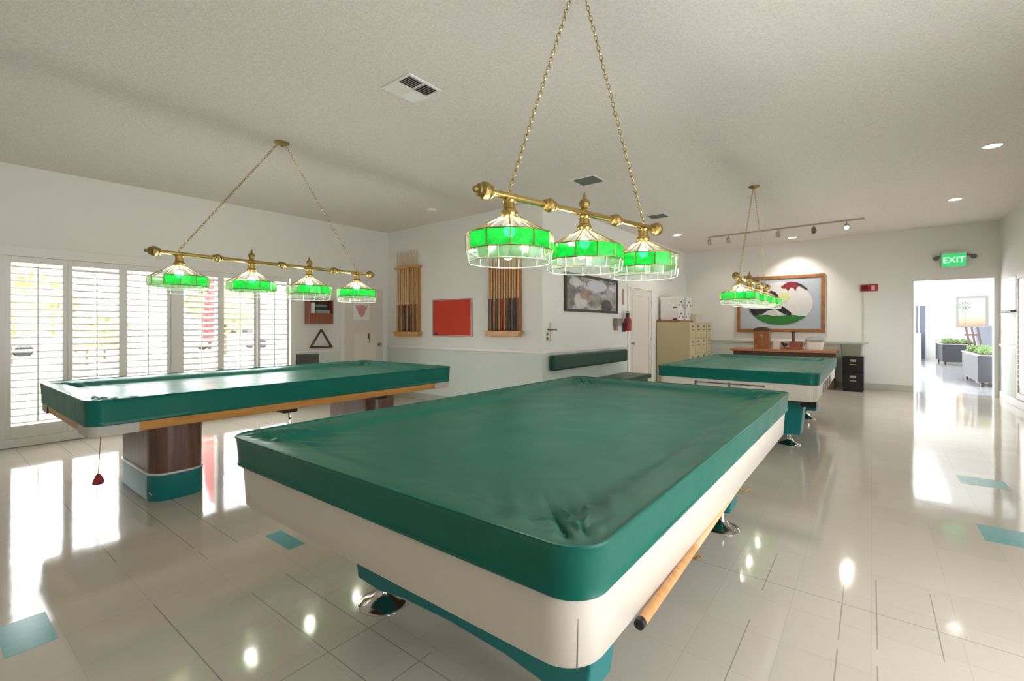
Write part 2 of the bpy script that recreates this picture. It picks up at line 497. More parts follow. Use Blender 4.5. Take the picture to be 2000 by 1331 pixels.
# ------------------------------------------------------------------ doors
def door(name, xw, y0, y1, ztop, knob_y, panels):
    r = sempty(name, (xw, (y0+y1)/2, 0))
    f = MB(); c = .085
    f.box(xw, xw+.022, y0-c, y0, 0, ztop+c).box(xw, xw+.022, y1, y1+c, 0, ztop+c).box(xw, xw+.022, y0, y1, ztop, ztop+c)
    f.build('frame', M_TRIM, r, bevel=.005)
    s = MB().box(xw-.02, xw+.012, y0+.003, y1-.003, .006, ztop-.003).build('slab', M_DOOR, r)
    pm = MB()
    w = (y1-y0)
    for (a, b, za, zb) in panels:
        ya, yb = y0+w*a, y0+w*b
        pm.box(xw+.012, xw+.018, ya, yb, za, za+.03).box(xw+.012, xw+.018, ya, yb, zb-.03, zb)
        pm.box(xw+.012, xw+.018, ya, ya+.03, za+.03, zb-.03).box(xw+.012, xw+.018, yb-.03, yb, za+.03, zb-.03)
    if panels: pm.build('panel_moulding', M_DOOR, s, bevel=.003)
    k = MB().lathe([(.026, 0), (.026, .008), (.011, .012), (.011, .035), (.026, .045), (.03, .058), (.024, .07), (.004, .074)], (xw+.012, knob_y, .985), (1, 0, 0))
    k.build('door_knob', M_STEEL, s, smooth=True)
    h = MB()
    for zz in (.25, 1.05, 1.85): h.box(xw+.012, xw+.02, (y0 if knob_y > (y0+y1)/2 else y1-.012), (y0+.012 if knob_y > (y0+y1)/2 else y1), zz-.045, zz+.045)
    h.build('hinges', M_STEEL, s)
    return r
door('door_1', XL, 4.75, 5.56, 2.03, 5.47, [])
door('door_2', XS, 8.80, 9.95, 2.10, 8.90, [(.1, .9, .15, .95), (.1, .9, 1.15, 1.98)])

# paper sign and notice sheet on the left door
t = thing('paper_sign', 'white paper sign with a pinkish red triangular emblem taped to the left door', 'sign', (XL+.0125, 5.10, 1.58))
MB().box(XL+.0125, XL+.0137, 4.93, 5.27, 1.44, 1.75).build('sheet', M_WHITEP, t)
def shield(m, sx, c, w, h, x0, x1):
    pts = [(-.5, .5), (-.32, .42), (-.2, .5), (.2, .5), (.32, .42), (.5, .5), (.42, .2), (.3, .05), (.26, -.2), (.1, -.38), (0, -.5), (-.1, -.38), (-.26, -.2), (-.3, .05), (-.42, .2)]
    m.prism([(c[0]+p[0]*w, c[1]+p[1]*h) for p in pts], 'x', x0, x1)
m = MB(); shield(m, 1, (5.10, 1.60), .26, .23, XL+.0138, XL+.0146)
m.build('emblem', mat('faded_red_print', srgb(206, 150, 148), .7), t)
o = MB().box(XL+.0125, XL+.016, 4.95, 5.41, .35, 1.19).build('notice_sheet', mat('pale_poster_paper', srgb(232, 222, 214), .7)); tag(o, 'large pale sheet covering the lower half of the left door', 'poster')
t = thing('door_hook', 'small dark hook hanging down at the top of the pale sheet on the left door', 'hook', (XL+.016, 5.25, 1.15))
MB().box(XL+.0165, XL+.024, 5.235, 5.262, 1.10, 1.20).build('plate', M_GREYD, t); MB().tube([(XL+.024, 5.25, 1.12), (XL+.04, 5.252, 1.08), (XL+.045, 5.256, 1.05), (XL+.03, 5.26, 1.04)], .008).build('hook_arm', M_GREYD, t)

# ------------------------------------------------------------------ things on the left wall
t = thing('wall_shelf_box', 'reddish brown open wooden box shelf hung on the left wall holding small items', 'shelf', (XL, 4.29, 1.37))
m = MB(); Y0, Y1, Z0, Z1, D = 4.02, 4.45, 1.37, 1.77, .15
m.box(XL, XL+D, Y0, Y0+.016, Z0, Z1).box(XL, XL+D, Y1-.016, Y1, Z0, Z1).box(XL, XL+D, Y0+.016, Y1-.016, Z0, Z0+.016).box(XL, XL+D, Y0+.016, Y1-.016, 1.53, 1.545).box(XL, XL+D, Y0+.016, Y1-.016, Z1-.016, Z1)
m.build('carcass', M_CHERRY, t, bevel=.002)
MB().box(XL, XL+.008, Y0+.016, Y1-.016, Z0+.016, Z1-.016).build('back_panel', M_DARKW, t)
MB().box(XL+D-.014, XL+D, Y0+.016, Y1-.016, Z0+.016, 1.53).build('front_panel', M_CHERRY, t)
for i, (ya, yb, za, zb, mt, nm, lab) in enumerate([
        (4.06, 4.13, 1.546, 1.72, M_CARD, 'small_box', 'small white box standing at the left end of the brown wall shelf'),
        (4.15, 4.40, 1.546, 1.60, mat('grey_box_card', srgb(150, 160, 158), .7), 'flat_box', 'flat grey box lying on the brown wall shelf, lowest of its pile'),
        (4.15, 4.37, 1.601, 1.65, mat('black_box_card', srgb(40, 44, 44), .7), 'flat_box', 'flat black box lying on the grey box in the brown wall shelf'),
        (4.15, 4.34, 1.651, 1.69, mat('teal_grey_card', srgb(120, 140, 138), .7), 'flat_box', 'thin teal grey box on top of the pile in the brown wall shelf')]):
    o = MB().box(XL+.02, XL+.13, ya, yb, za, zb).build(nm, mt, bevel=.002); tag(o, lab, 'box')
o = MB().box(XL+.02, XL+.12, 4.12, 4.40, 1.771, 1.81).build('flat_box', mat('black_box_card', srgb(40, 44, 44), .7), bevel=.003); tag(o, 'flat black box lying on top of the brown wall shelf', 'box')

def rack_tri(c, w, h):
    m = MB(); r = .03
    pts = []
    V = [(c[0]-w/2, c[1]-h/2), (c[0]+w/2, c[1]-h/2), (c[0], c[1]+h/2)]
    for i in range(3):
        a, b, cc = Vector(V[i-1]), Vector(V[i]), Vector(V[(i+1) % 3])
        e0 = b+(a-b).normalized()*r; e1 = b+(cc-b).normalized()*r
        for k in range(5):
            u = k/4; p = e0*(1-u)**2+b*2*u*(1-u)+e1*u*u; pts.append(p)
    rings_o, rings_i = [], []
    cen = Vector(c)
    inner = []
    n = len(pts)
    for p in pts: inner.append(cen+(p-cen)*.80)
    x0, x1 = XL+.006, XL+.05
    rings = [[(x0, p.x, p.y) for p in pts], [(x1, p.x, p.y) for p in pts], [(x1, p.x, p.y) for p in inner], [(x0, p.x, p.y) for p in inner], [(x0, p.x, p.y) for p in pts]]
    m.loft(rings, False, False)
    return m
o = rack_tri((4.30, 1.125), .42, .33).build('triangle_rack', M_DARKW, bevel=.003); tag(o, 'brown wooden triangle ball rack hung on the left wall below the box shelf', 'ball rack')
t = thing('wall_grille', 'dark grey metal air grille low on the left wall beside the shutters', 'vent', (XL, 4.07, .5))
MB().box(XL, XL+.02, 3.874, 4.264, .40, .87).build('frame', M_GREYD, t, bevel=.003)
m = MB()
for k in range(22): m.obox((XL+.026, 4.069, .425+k*.0195), (.014, .35, .004), Matrix.Rotation(rad(35), 3, 'Y'))
m.build('slats', mat('grey_slats', srgb(120, 118, 114), .5), t)

# ------------------------------------------------------------------ pool tables
def rrect(hx, hy, r, nc=14, ns=44, nl=80):
    """rounded rectangle, counter-clockwise, fixed point count"""
    r = max(min(r, hx-.001, hy-.001), .002); P = []
    def arc(cx, cy, a0):
        for k in range(nc): 
            a = a0+PI/2*k/nc; P.append((cx+r*math.cos(a), cy+r*math.sin(a)))
    def seg(a, b, n):
        for k in range(n): u = k/n; P.append((a[0]+(b[0]-a[0])*u, a[1]+(b[1]-a[1])*u))
    X, Y = hx-r, hy-r
    arc(X, Y, 0); seg((X, hy), (-X, hy), ns); arc(-X, Y, PI/2); seg((-hx, Y), (-hx, -Y), nl)
    arc(-X, -Y, PI); seg((-X, -hy), (X, -hy), ns); arc(X, -Y, 3*PI/2); seg((hx, -Y), (hx, Y), nl)
    return P
def ring_at(hx, hy, r, ins, z, **kw):
    return [(x, y, z) for x, y in rrect(hx-ins, hy-ins, r-ins*.6, **kw)]

def cover_mesh(hx, hy, r, ztop, zskirt, seed, depth=.04, hard=(1, 1, 1, 1)):
    rnd = random.Random(seed)
    prof = [(.022, zskirt-.003), (.012, zskirt), (.010, zskirt+.006), (.013, zskirt+.012), (.013, zskirt+.03), (.010, zskirt+(ztop-zskirt)*.55), (.007, ztop-.022), (.005, ztop-.012), (.001, ztop-.005), (.003, ztop-.0005), (.008, ztop), (.013, ztop-.004), (.024, ztop-.006),
            (.045, ztop-.007), (.065, ztop-.009), (.085, ztop-.011), (.11, ztop-.014), (.135, ztop-.019), (.155, ztop-.026), (.175, ztop-.034), (.20, ztop-depth+.002), (.235, ztop-depth), (.28, ztop-depth-.001)]
    k = .34
    while k < hx-.05: prof.append((k, ztop-depth-.002)); k += .09
    rings = []
    phs = [rnd.uniform(0, 6.28) for _ in range(12)]
    for ins, z in prof:
        base = ring_at(hx, hy, r, ins, z)
        out = []
        for (x, y, zz) in base:
            # gathered folds beside each outer corner
            qx = hx-abs(x); qy = hy-abs(y)
            ci = (0 if x > 0 else 1)+(0 if y > 0 else 2)
            t_ = qx-qy; far = max(qx, qy)
            env = math.exp(-(t_/.24)**2)*hard[ci]
            if .04 < ins < .34:
                g = min(1, (ins-.04)/.05)*max(0, 1-max(0, ins-.16)/.16)
                ph = t_*2*PI/.10+phs[ci]+1.6*math.sin(t_*14+phs[ci+4])
                zz += env*g*(.0120*math.sin(ph+ins*9)+.006*math.sin(2.3*ph+ins*20))
            # long soft ripples along the rim and a slight wave in the skirt
            if .02 < ins < .25:
                zz += .0035*math.sin(y*3.1+x*2.2+phs[8])*math.sin(y*1.3-x*3.7+phs[9])
            if ins < .012 and zz < zskirt+.02: zz += .004*math.sin(y*5+x*7+phs[10])
            if ins >= .2: zz += .003*math.sin(x*4+phs[10])*math.sin(y*2.6+phs[11])
            out.append((x, y, zz))
        rings.append(out)
    m = MB(); m.loft(rings, False, True)
    # inner underside so that the cover has thickness
    return m

def laminate_table(loc, hx, hy, ztop, label, name='pool_table', slots=False):
    t = thing(name, label, 'pool table', loc)
    L = dict(world=False)
    r = .12
    cover_mesh(hx, hy, r-.02, ztop, ztop-.122, 3 if not slots else 9).build('fitted_cover', M_VINYL, t, smooth=True, **L)
    # white laminate apron
    zt = ztop-.095; zb = ztop-.298
    rg = [ring_at(hx, hy, r, .10, zt), ring_at(hx, hy, r, .027, zt), ring_at(hx, hy, r, .024, zt-.03), ring_at(hx, hy, r, .034, zb+.012), ring_at(hx, hy, r, .042, zb+.002), ring_at(hx, hy, r, .06, zb)]
    ap = MB().loft(rg, True, True).build('apron', M_LAM, t, smooth=True, **L)
    for sx in (-1, 1):
        for sy in (-1, 1):
            # joint line in the middle of each rounded corner
            c0 = (hx-r, hy-r); a = PI/4
            for (ia, za, ib, zb2) in ((.024, zt-.03, .034, zb+.012),):
                ra, rb = r-ia*.6, r-ib*.6
                pa = (hx-ia-ra+ra*math.cos(a), hy-ia-ra+ra*math.sin(a)); pb = (hx-ib-rb+rb*math.cos(a), hy-ib-rb+rb*math.sin(a))
                MB().cyl((sx*pa[0], sy*pa[1], za+.03), (sx*pb[0], sy*pb[1], zb2-.008), .0012, n=6).build('corner_joint', M_GREYD, ap, **L)
    # table bed underneath
    MB().box(-hx+.16, hx-.16, -hy+.16, hy-.16, zb-.03, zb+.005).build('bed_frame', M_DARKW, t, **L)
    for sy in (-1, 1):
        yc = sy*(hy-.56); ht = .09 if not slots else .12
        w0, w1 = (hx-.215, hx-.262) if not slots else (hx-.185, hx-.215)
        pts = [(-w1, .135), (-w1+.16, .125), (-w1*.45, .15), (0, .16), (w1*.45, .15), (w1-.16, .125), (w1, .135), (w0+.01, zb-.001), (-w0-.01, zb-.001)]
        p = MB(); p.prism(pts, 'y', yc-ht, yc+ht)
        lg = p.build('pedestal', M_TEAL, t, bevel=.01, **L)
        for sx in (-1, 1):
            MB().lathe([(.112, 0), (.113, .006), (.108, .012), (.085, .022), (.055, .034), (.038, .048), (.03, .062), (.027, .075), (.027, .15)], (sx*(hx-.335), yc, 0), n=28).build('levelling_foot', M_CHROME, lg, smooth=True, **L)
    # ball return tray and score panels
    if slots:
        for a, b in ((-.36, -.03), (.0, .34)):
            m = MB(); m.box(a, b, -hy+.012, -hy+.05, zb+.055, zb+.072); m.box(a, b, -hy+.012, -hy+.05, zb+.128, zb+.140)
            m.box(a-.014, a, -hy+.010, -hy+.05, zb+.04, zb+.15)
            m.build('ball_return_slot', M_GREYD, ap, **L)
        for y in (-.75, -.45, -.15, .2): MB().box(hx-.06, hx-.018, y, y+.13, zb+.03, zb+.135).build('side_panel', mat('warm_grey_panel', srgb(150, 140, 130), .5), ap, **L)
        MB().box(hx-.19, hx-.05, -hy+.2, -hy+.36, zb-.075, zb-.001).build('coin_box', M_BLACKM, t, **L)
    return t
T1 = laminate_table((-1.325, 2.34, 0), .874, 1.50, .865, 'white laminate pool table nearest the camera under a dark green fitted cover')
T3 = laminate_table((-1.235, 7.00, 0), .835, 1.48, .858, 'far pool table with white apron and green cover in front of the back wall', slots=True)
# brass hooks and the cue slung under the right side of the near table
for y in (1.62, 2.42):
    MB().tube([(-.53, y, .592), (-.505, y, .575), (-.490, y, .552), (-.468, y, .548), (-.452, y, .565)], .005).build('cue_hook', M_BRASS, T1, smooth=True)
def cue_mesh(p0, p1, rb, rt, n=14):
    return p0, p1
t = thing('pool_cue', 'light wooden pool cue hung lengthwise under the right edge of the near table', 'pool cue', (-.470, 1.14, .57))
a, b = Vector((-.470, 1.14, .568)), Vector((-.500, 2.585, .572))
P = lambda u: tuple(a+(b-a)*u)
MB().cyl(P(.012), P(.36), .0145, .0118).build('butt', M_OAKX, t, smooth=True)
MB().cyl(P(0), P(.012), .0135, .0148).build('bumper', M_BLACK, t, smooth=True)
MB().cyl(P(.36), P(.99), .0118, .0062).build('shaft', wood('maple', srgb(206, 168, 118), srgb(226, 192, 146), .35, (20, 1, 20)), t, smooth=True)
MB().cyl(P(.99), P(1.0), .0062, .0058).build('tip', M_WHITEP, t, smooth=True)

# left table with oak apron and wooden pedestals
def oak_table(loc, hx, hy, ztop, label):
    t = thing('pool_table', label, 'pool table', loc); L = dict(world=False); r = .09
    cover_mesh(hx, hy, r, ztop, ztop-.168, 21, depth=.05, hard=(.5, .8, 1, .5)).build('fitted_cover', M_VINYL2, t, smooth=True, **L)
    zt = ztop-.14; zb = ztop-.232
    rg = [ring_at(hx, hy, r, .10, zt), ring_at(hx, hy, r, .026, zt), ring_at(hx, hy, r, .026, zb+.01), ring_at(hx, hy, r, .034, zb)]
    ap = MB().loft(rg, True, True).build('apron', M_OAK, t, smooth=True, **L)
    for sx in (-1, 1):
        for sy in (-1, 1):
            m = MB(); full = rrect(hx-.020, hy-.020, r-.022); 
            pts = [(x, y) for x, y in full if x*sx > hx-.30 and y*sy > hy-.30]
            pts = [p for p in pts if p[0]*sx > hx-.20 or p[0]*sx > hx-.30]
            # keep contiguous order
            ar = sorted(pts, key=lambda p: math.atan2((p[1]-sy*(hy-.3)), (p[0]-sx*(hx-.3))*1.0) if sx > 0 else math.atan2((p[1]-sy*(hy-.3)), -(p[0]-sx*(hx-.3))))
            rings = [[(x, y, zt) for x, y in ar], [(x, y, zb-.002) for x, y in ar], [(x*.985, y*.985, zb-.002) for x, y in ar], [(x*.985, y*.985, zt) for x, y in ar]]
            for k in range(len(ar)-1):
                for q in range(3): m.quad(rings[q][k], rings[q][k+1], rings[q+1][k+1], rings[q+1][k])
            m.build('corner_cap', mat('pale_grey_metal', srgb(196, 190, 182), .4), ap, **L)
    MB().box(-hx+.15, hx-.15, -hy+.15, hy-.15, zb-.02, zb+.006).build('bed_frame', M_DARKW, t, **L)
    for sy in (-1, 1):
        yc = sy*(hy-.635)
        pr = lambda ins, z: [(x-.03, y+yc, z) for x, y in rrect(.455-ins, .185-ins, .13-ins*.5)]
        p = MB().loft([pr(.006, .205), pr(.004, zb-.001)]).build('pedestal', M_WALNUT, t, smooth=True, **L)
        MB().loft([pr(.004, 0), pr(0, .01), pr(0, .196)]).build('kick_base', M_TEAL, p, smooth=True, **L)
        MB().loft([pr(.004, .196), pr(-.004, .197), pr(-.004, .211), pr(.004, .212)]).build('metal_band', mat('pale_aluminium', srgb(226, 224, 218), .3, .2), p, smooth=True, **L)
        MB().box(.36, .425, yc-.187, yc-.184, .065, .08).build('badge', M_CHROME, p, **L) if sy < 0 else None
    for y in (-.30, .62):
        b = MB(); b.box(hx-.16, hx-.03, y-.06, y+.06, zb-.028, zb-.001)
        bo = b.build('cue_rest_bracket', M_BLACKM, t, bevel=.004, **L)
        MB().tube([(hx-.06, y, zb-.028), (hx-.055, y, zb-.075), (hx-.045, y, zb-.085), (hx-.035, y+.004, zb-.072)], .006).build('hook', M_GREYD, bo, smooth=True, **L)
    return t
T2 = oak_table((-4.675, 2.27, 0), .845, 1.60, .865, 'pool table by the shutters with oak apron, wood pedestals and green cover')
t = thing('chalk_on_string', 'red cube of chalk dangling on a string from the near corner of the left table', 'chalk', (-3.93, .735, .33))
MB().tube([(-3.90, .76, .636), (-3.905, .755, .5), (-3.91, .75, .385)], .0022, n=6).build('string', mat('grey_string', srgb(120, 108, 104), .8), t)
m = MB().lathe([(.005, .052), (.014, .045), (.030, .012), (.034, 0), (.028, -.012), (.004, -.016)], (-3.91, .75, .335), n=6)
m.build('chalk_holder', mat('dark_red_rubber', srgb(150, 36, 44), .5), t)

# ------------------------------------------------------------------ hanging billiard lamps
def green_glass():
    k = NT('green_art_glass'); k.n.remove(k.p)
    nz = k.noise(26, 4, .6)
    col = k.ramp(nz, [(.3, (.001, .15, .012, 1)), (.7, (.006, .34, .035, 1))])
    tl = k.add('ShaderNodeBsdfTranslucent'); k.link(col, tl.inputs['Color'])
    tr = k.add('ShaderNodeBsdfTransparent'); k.link(col, tr.inputs['Color'])
    df = k.add('ShaderNodeBsdfDiffuse'); k.link(col, df.inputs['Color'])
    m1 = k.add('ShaderNodeMixShader'); m1.inputs[0].default_value = .12
    k.link(tl.outputs[0], m1.inputs[1]); k.link(tr.outputs[0], m1.inputs[2])
    m2 = k.add('ShaderNodeMixShader'); m2.inputs[0].default_value = .22
    k.link(m1.outputs[0], m2.inputs[1]); k.link(df.outputs[0], m2.inputs[2])
    gl = k.add('ShaderNodeBsdfGlossy'); gl.inputs['Roughness'].default_value = .15
    m3 = k.add('ShaderNodeMixShader')
    k.link(k.schlick(), m3.inputs[0]); k.link(m2.outputs[0], m3.inputs[1]); k.link(gl.outputs[0], m3.inputs[2])
    k.link(m3.outputs[0], k.out.inputs['Surface'])
    return k.m
M_GGLASS = green_glass()
M_CGLASS = thin_glass('clear_textured_glass', (.82, .90, .85, 1), frost=.12, frostcol=(.62, .76, .66, 1))
M_TOPGLASS = thin_glass('clear_top_glass', (.98, .985, .97, 1), frost=.06, frostcol=(.92, .92, .84, 1))
M_BULB = emit('lamp_bulb_glow', (1, .95, .82, 1), 120)
LAMP_W = 5.5

def chain_mesh(p0, p1, pitch=.026, rr=.0023):
    m = MB(); p0, p1 = Vector(p0), Vector(p1); d = p1-p0; n = int(d.length/pitch); d.normalize()
    u = d.orthogonal().normalized(); w = d.cross(u)
    for k in range(n):
        c = p0+d*pitch*(k+.5); a = u if k % 2 else w
        pts = []
        for q in range(10):
            an = 2*PI*q/10; pts.append(c+d*(math.cos(an)*pitch*.66)+a*(math.sin(an)*pitch*.34))
        m.tube(pts, rr, n=5, closed=True)
    return m

def billiard_lamp(loc, yaw, offs, half, hang, label, rots, finials, cof=(0, 0)):
    t = thing('billiard_lamp', label, 'hanging lamp', loc, yaw, 'green glass billiard lamps')
    L = dict(world=False)
    bar = MB().cyl((0, -half, 0), (0, half, 0), .0165, n=18).build('crossbar', M_BRASS, t, smooth=True, **L)
    ball = [(.018, -.035), (.030, -.03), (.033, -.02), (.028, -.014), (.040, -.004), (.043, .012), (.040, .026), (.028, .034), (.032, .040), (.028, .047), (.014, .052), (.016, .062), (.012, .072), (.003, .078)]
    for sg in (-1, 1):
        MB().lathe(ball, (0, sg*(half-.02), 0), (0, sg, 0)).build('end_finial', M_BRASSD, t, smooth=True, **L)
    col = [(.0165, -.04), (.026, -.036), (.028, -.026), (.022, -.022), (.034, -.012), (.037, 0), (.034, .012), (.022, .022), (.028, .026), (.026, .036), (.0165, .04)]
    for a, b in zip(offs[:-1], offs[1:]):
        MB().lathe(col, (0, (a+b)/2, 0), (0, 1, 0)).build('collar', M_BRASSD, t, smooth=True, **L)
    for i in finials:
        MB().lathe([(.016, .012), (.024, .02), (.018, .028), (.030, .042), (.032, .056), (.024, .072), (.012, .08), (.009, .095), (.002, .118)], (0, offs[i], 0)).build('top_finial', M_BRASSD, t, smooth=True, **L)
    for si, y in enumerate(offs):
        nk = MB().lathe([(.018, -.008), (.034, -.02), (.034, -.028), (.029, -.034), (.030, -.062), (.038, -.070), (.042, -.080), (.040, -.094), (.034, -.102)], (0, y, 0), n=18).build('lamp_holder', M_BRASS, t, smooth=True, **L)
        N = 12; a0 = rots[si]
        rT, zT, rA, zA, rB, zB, rC, zC = .036, -.098, .196, -.186, .214, -.192, .214, -.272
        rD, zD = .205, -.326
        V = lambda r, z, k: (r*math.cos(a0+2*PI*k/N), y+r*math.sin(a0+2*PI*k/N), z)
        fr = MB()
        for k in range(N):
            fr.tube([V(rT, zT, k), V(rA, zA, k), V(rB, zB, k), V(rC, zC, k)], .0030, n=6)
        for (r, z, q) in ((rB, zB, .0036), (rC, zC, .0034)):
            fr.tube([V(r, z, k) for k in range(N)], q, n=6, closed=True)
        sh = fr.build('lamp_shade', M_BRASS, t, smooth=True, **L)
        cm = MB()
        for k in range(N):
            cm.tube([V(rC, zC, k+.5), V(rD, zD, k+.5)], .0022, n=5)
        cm.tube([V(rD, zD, k+.5) for k in range(N)], .0026, n=5, closed=True)
        cm.build('skirt_came', mat('pale_lead_came', srgb(214, 214, 206), .35, .3), sh, smooth=True, **L)
        gg, cg, tg, sk = MB(), MB(), MB(), MB()
        for k in range(N):
            tgt = cg if k in (0, 1) else gg
            tgt.quad(V(rB, zB, k), V(rB, zB, k+1), V(rC, zC, k+1), V(rC, zC, k))
            tg.quad(V(rT, zT, k), V(rT, zT, k+1), V(rA, zA, k+1), V(rA, zA, k))
            sk.quad(V(rC-.002, zC, k+.5), V(rC-.002, zC, k+1.5), V(rD, zD, k+1.5), V(rD, zD, k+.5))
        gg.build('green_glass', M_GGLASS, sh, **L); cg.build('clear_panel', M_CGLASS, sh, **L); tg.build('top_glass', M_TOPGLASS, sh, **L); sk.build('glass_skirt', M_CGLASS, sh, **L)
        MB().sphere((0, y, -.170), .030).build('bulb', M_BULB, sh, smooth=True, **L)
    top = hang-loc[2]
    for sg in (-1, 1):
        ye = offs[0] if sg < 0 else offs[-1]
        MB().tube([(0, ye, .016), (0, ye+.008, .028), (0, ye, .04), (0, ye-.008, .028), (0, ye, .018)], .003, n=6).build('chain_loop', M_BRASS, t, smooth=True, **L)
        chain_mesh((0, ye, .034), (cof[0], cof[1]+sg*.045, top-.03)).build('chain', M_BRASS, t, smooth=True, **L)
    MB().lathe([(.072, 0), (.070, -.008), (.050, -.020), (.030, -.026), (.012, -.030), (.010, -.040), (.002, -.044)], (cof[0], cof[1], top-.001)).build('ceiling_canopy', M_BRASSD, t, smooth=True, **L)
    return t
c1 = (-1.28, 2.33, 1.966)
billiard_lamp(c1, rad(-13.5), (-.54, 0, .55), .70, cz(c1[0], c1[1]), 'three-shade brass and green glass lamp hung over the near pool table', (rad(-157.5), rad(120), rad(-6.5)), (1,), (.03, -.075))
c2 = (-4.62, 2.27, 1.935)
billiard_lamp(c2, rad(2.2), (-.875, -.29, .29, .87), 1.06, cz(c2[0], c2[1]), 'four-shade brass and green glass lamp hung over the oak table by the shutters', (rad(-107), rad(-128), rad(-120), rad(60)), (1, 2))
c3 = (-1.262, 7.0, 1.925)
billiard_lamp(c3, rad(0), (-.87, -.29, .29, .87), 1.06, cz(c3[0], c3[1]), 'brass and green glass lamp seen end-on over the far pool table', (rad(60), rad(60), rad(60), rad(60)), (1, 2))

# ------------------------------------------------------------------ cue racks and cues on the block wall
M_MAPLE = MATS['maple']
BUTTS = {'black': mat('black_cue_butt', srgb(34, 30, 30), .35), 'brown': wood('brown_cue_butt', srgb(88, 52, 34), srgb(112, 70, 48), .35, (20, 20, 1)),
         'red': mat('red_cue_butt', srgb(166, 30, 30), .35), 'honey': wood('honey_cue_butt', srgb(176, 116, 50), srgb(198, 140, 72), .35, (20, 20, 1)), 'grey': mat('grey_cue_wrap', srgb(92, 88, 92), .6)}
def wall_rack(x0, x1, zbot, zshelf, label, backing):
    t = thing('cue_rack', label, 'cue rack', ((x0+x1)/2, YC, zbot))
    e = .045
    pts = [(x0-e, zbot+.085), (x1+e, zbot+.085), (x1-.0, zbot), (x0+.0, zbot)]
    MB().prism(pts, 'y', YC-.10, YC-.002).build('bottom_tray', M_OAK, t, bevel=.006)
    m = MB()   # slotted rail: the cues pass between its back and front strips
    m.box(x0-e, x1+e, YC-.036, YC-.002, zshelf, zshelf+.035).box(x0-e+.02, x1+e-.02, YC-.095, YC-.074, zshelf, zshelf+.035)
    m.box(x0-e+.02, x0-.012, YC-.074, YC-.036, zshelf, zshelf+.035).box(x1+.012, x1+e-.02, YC-.074, YC-.036, zshelf, zshelf+.035)
    m.build('top_rail', M_OAK, t, bevel=.004)
    MB().box(x0, x1, YC-.012, YC-.002, zbot+.085, zshelf).build('backing_panel', backing, t)
    return t
def make_cues(x0, x1, n, ztray, butts, wall_label, group, lens):
    ordn = ['first', 'second', 'third', 'fourth', 'fifth', 'sixth', 'seventh', 'eighth', 'ninth', 'tenth', 'eleventh', 'twelfth']
    proto = {}
    for i in range(n):
        x = x0+(x1-x0)*(i+.5)/n; bt = butts[i % len(butts)]
        lab = '%s-butted wooden pool cue, %s from the left in the %s' % (bt, ordn[i], wall_label)
        loc = (x, YC-.055, ztray)
        if bt in proto:
            o = dup(proto[bt], loc, lab, group=group)
        else:
            o = thing('pool_cue', lab, 'pool cue', loc, 0, group); W = dict(world=False)
            MB().cyl((0, 0, 0), (0, 0, .012), .0145, n=10).build('bumper', M_BLACK, o, smooth=True, **W)
            MB().cyl((0, 0, .012), (0, 0, .50), .015, .0125, n=10).build('butt', BUTTS[bt], o, smooth=True, **W)
            MB().cyl((0, 0, .50), (0, 0, 1.47), .0125, .0066, n=10).build('shaft', M_MAPLE, o, smooth=True, **W)
            MB().cyl((0, 0, 1.47), (0, 0, 1.495), .0066, .006, n=10).build('tip', M_WHITEP, o, smooth=True, **W)
            proto[bt] = o
        o.rotation_euler = (0, rad(random.uniform(-.5, .5)), 0)
        o.scale = (1, 1, lens[i % len(lens)])
wall_rack(-7.10, -6.475, 1.145, 2.395, 'left oak cue rack with a top rail and cues rising above it, by the corner', M_OAKX)
make_cues(-7.09, -6.485, 11, 1.232, ['honey', 'brown', 'honey', 'brown', 'black', 'honey', 'black', 'brown', 'honey', 'brown', 'honey'], 'left cue rack', 'cues in the left rack', (1.0, .99, 1.01, .985, 1.0))
wall_rack(-4.84, -4.20, 1.175, 2.42, 'right oak cue rack full of dark-butted cues, behind the near lamp', wood('orange_rack_back', srgb(176, 108, 58), srgb(204, 138, 82), .4, (14, 14, 1)))
make_cues(-4.83, -4.21, 12, 1.262, ['brown', 'black', 'honey', 'grey', 'honey', 'red', 'honey', 'grey', 'black', 'grey', 'black', 'brown'], 'right cue rack', 'cues in the right rack', (1.0, .985, 1.0, .995))
t = thing('notice_board', 'orange red felt notice board with a thin frame between the two cue racks', 'notice board', (-5.68, YC, 1.18))
m = MB(); bx0, bx1, bz0, bz1 = -6.126, -5.235, 1.175, 1.775
MB().box(bx0, bx1, YC-.014, YC-.003, bz0, bz1).build('felt', M_FELT, t)
m.box(bx0-.02, bx1+.02, YC-.022, YC-.002, bz1, bz1+.02).box(bx0-.02, bx1+.02, YC-.022, YC-.002, bz0-.02, bz0).box(bx0-.02, bx0, YC-.022, YC-.002, bz0, bz1).box(bx1, bx1+.02, YC-.022, YC-.002, bz0, bz1)
m.build('frame', mat('brownish_metal_frame', srgb(168, 136, 122), .4, .3), t)
MB().box(-6.10, -6.04, YC-.03, YC-.0145, 1.18, 1.22).build('eraser_clip', M_DARKW, t)

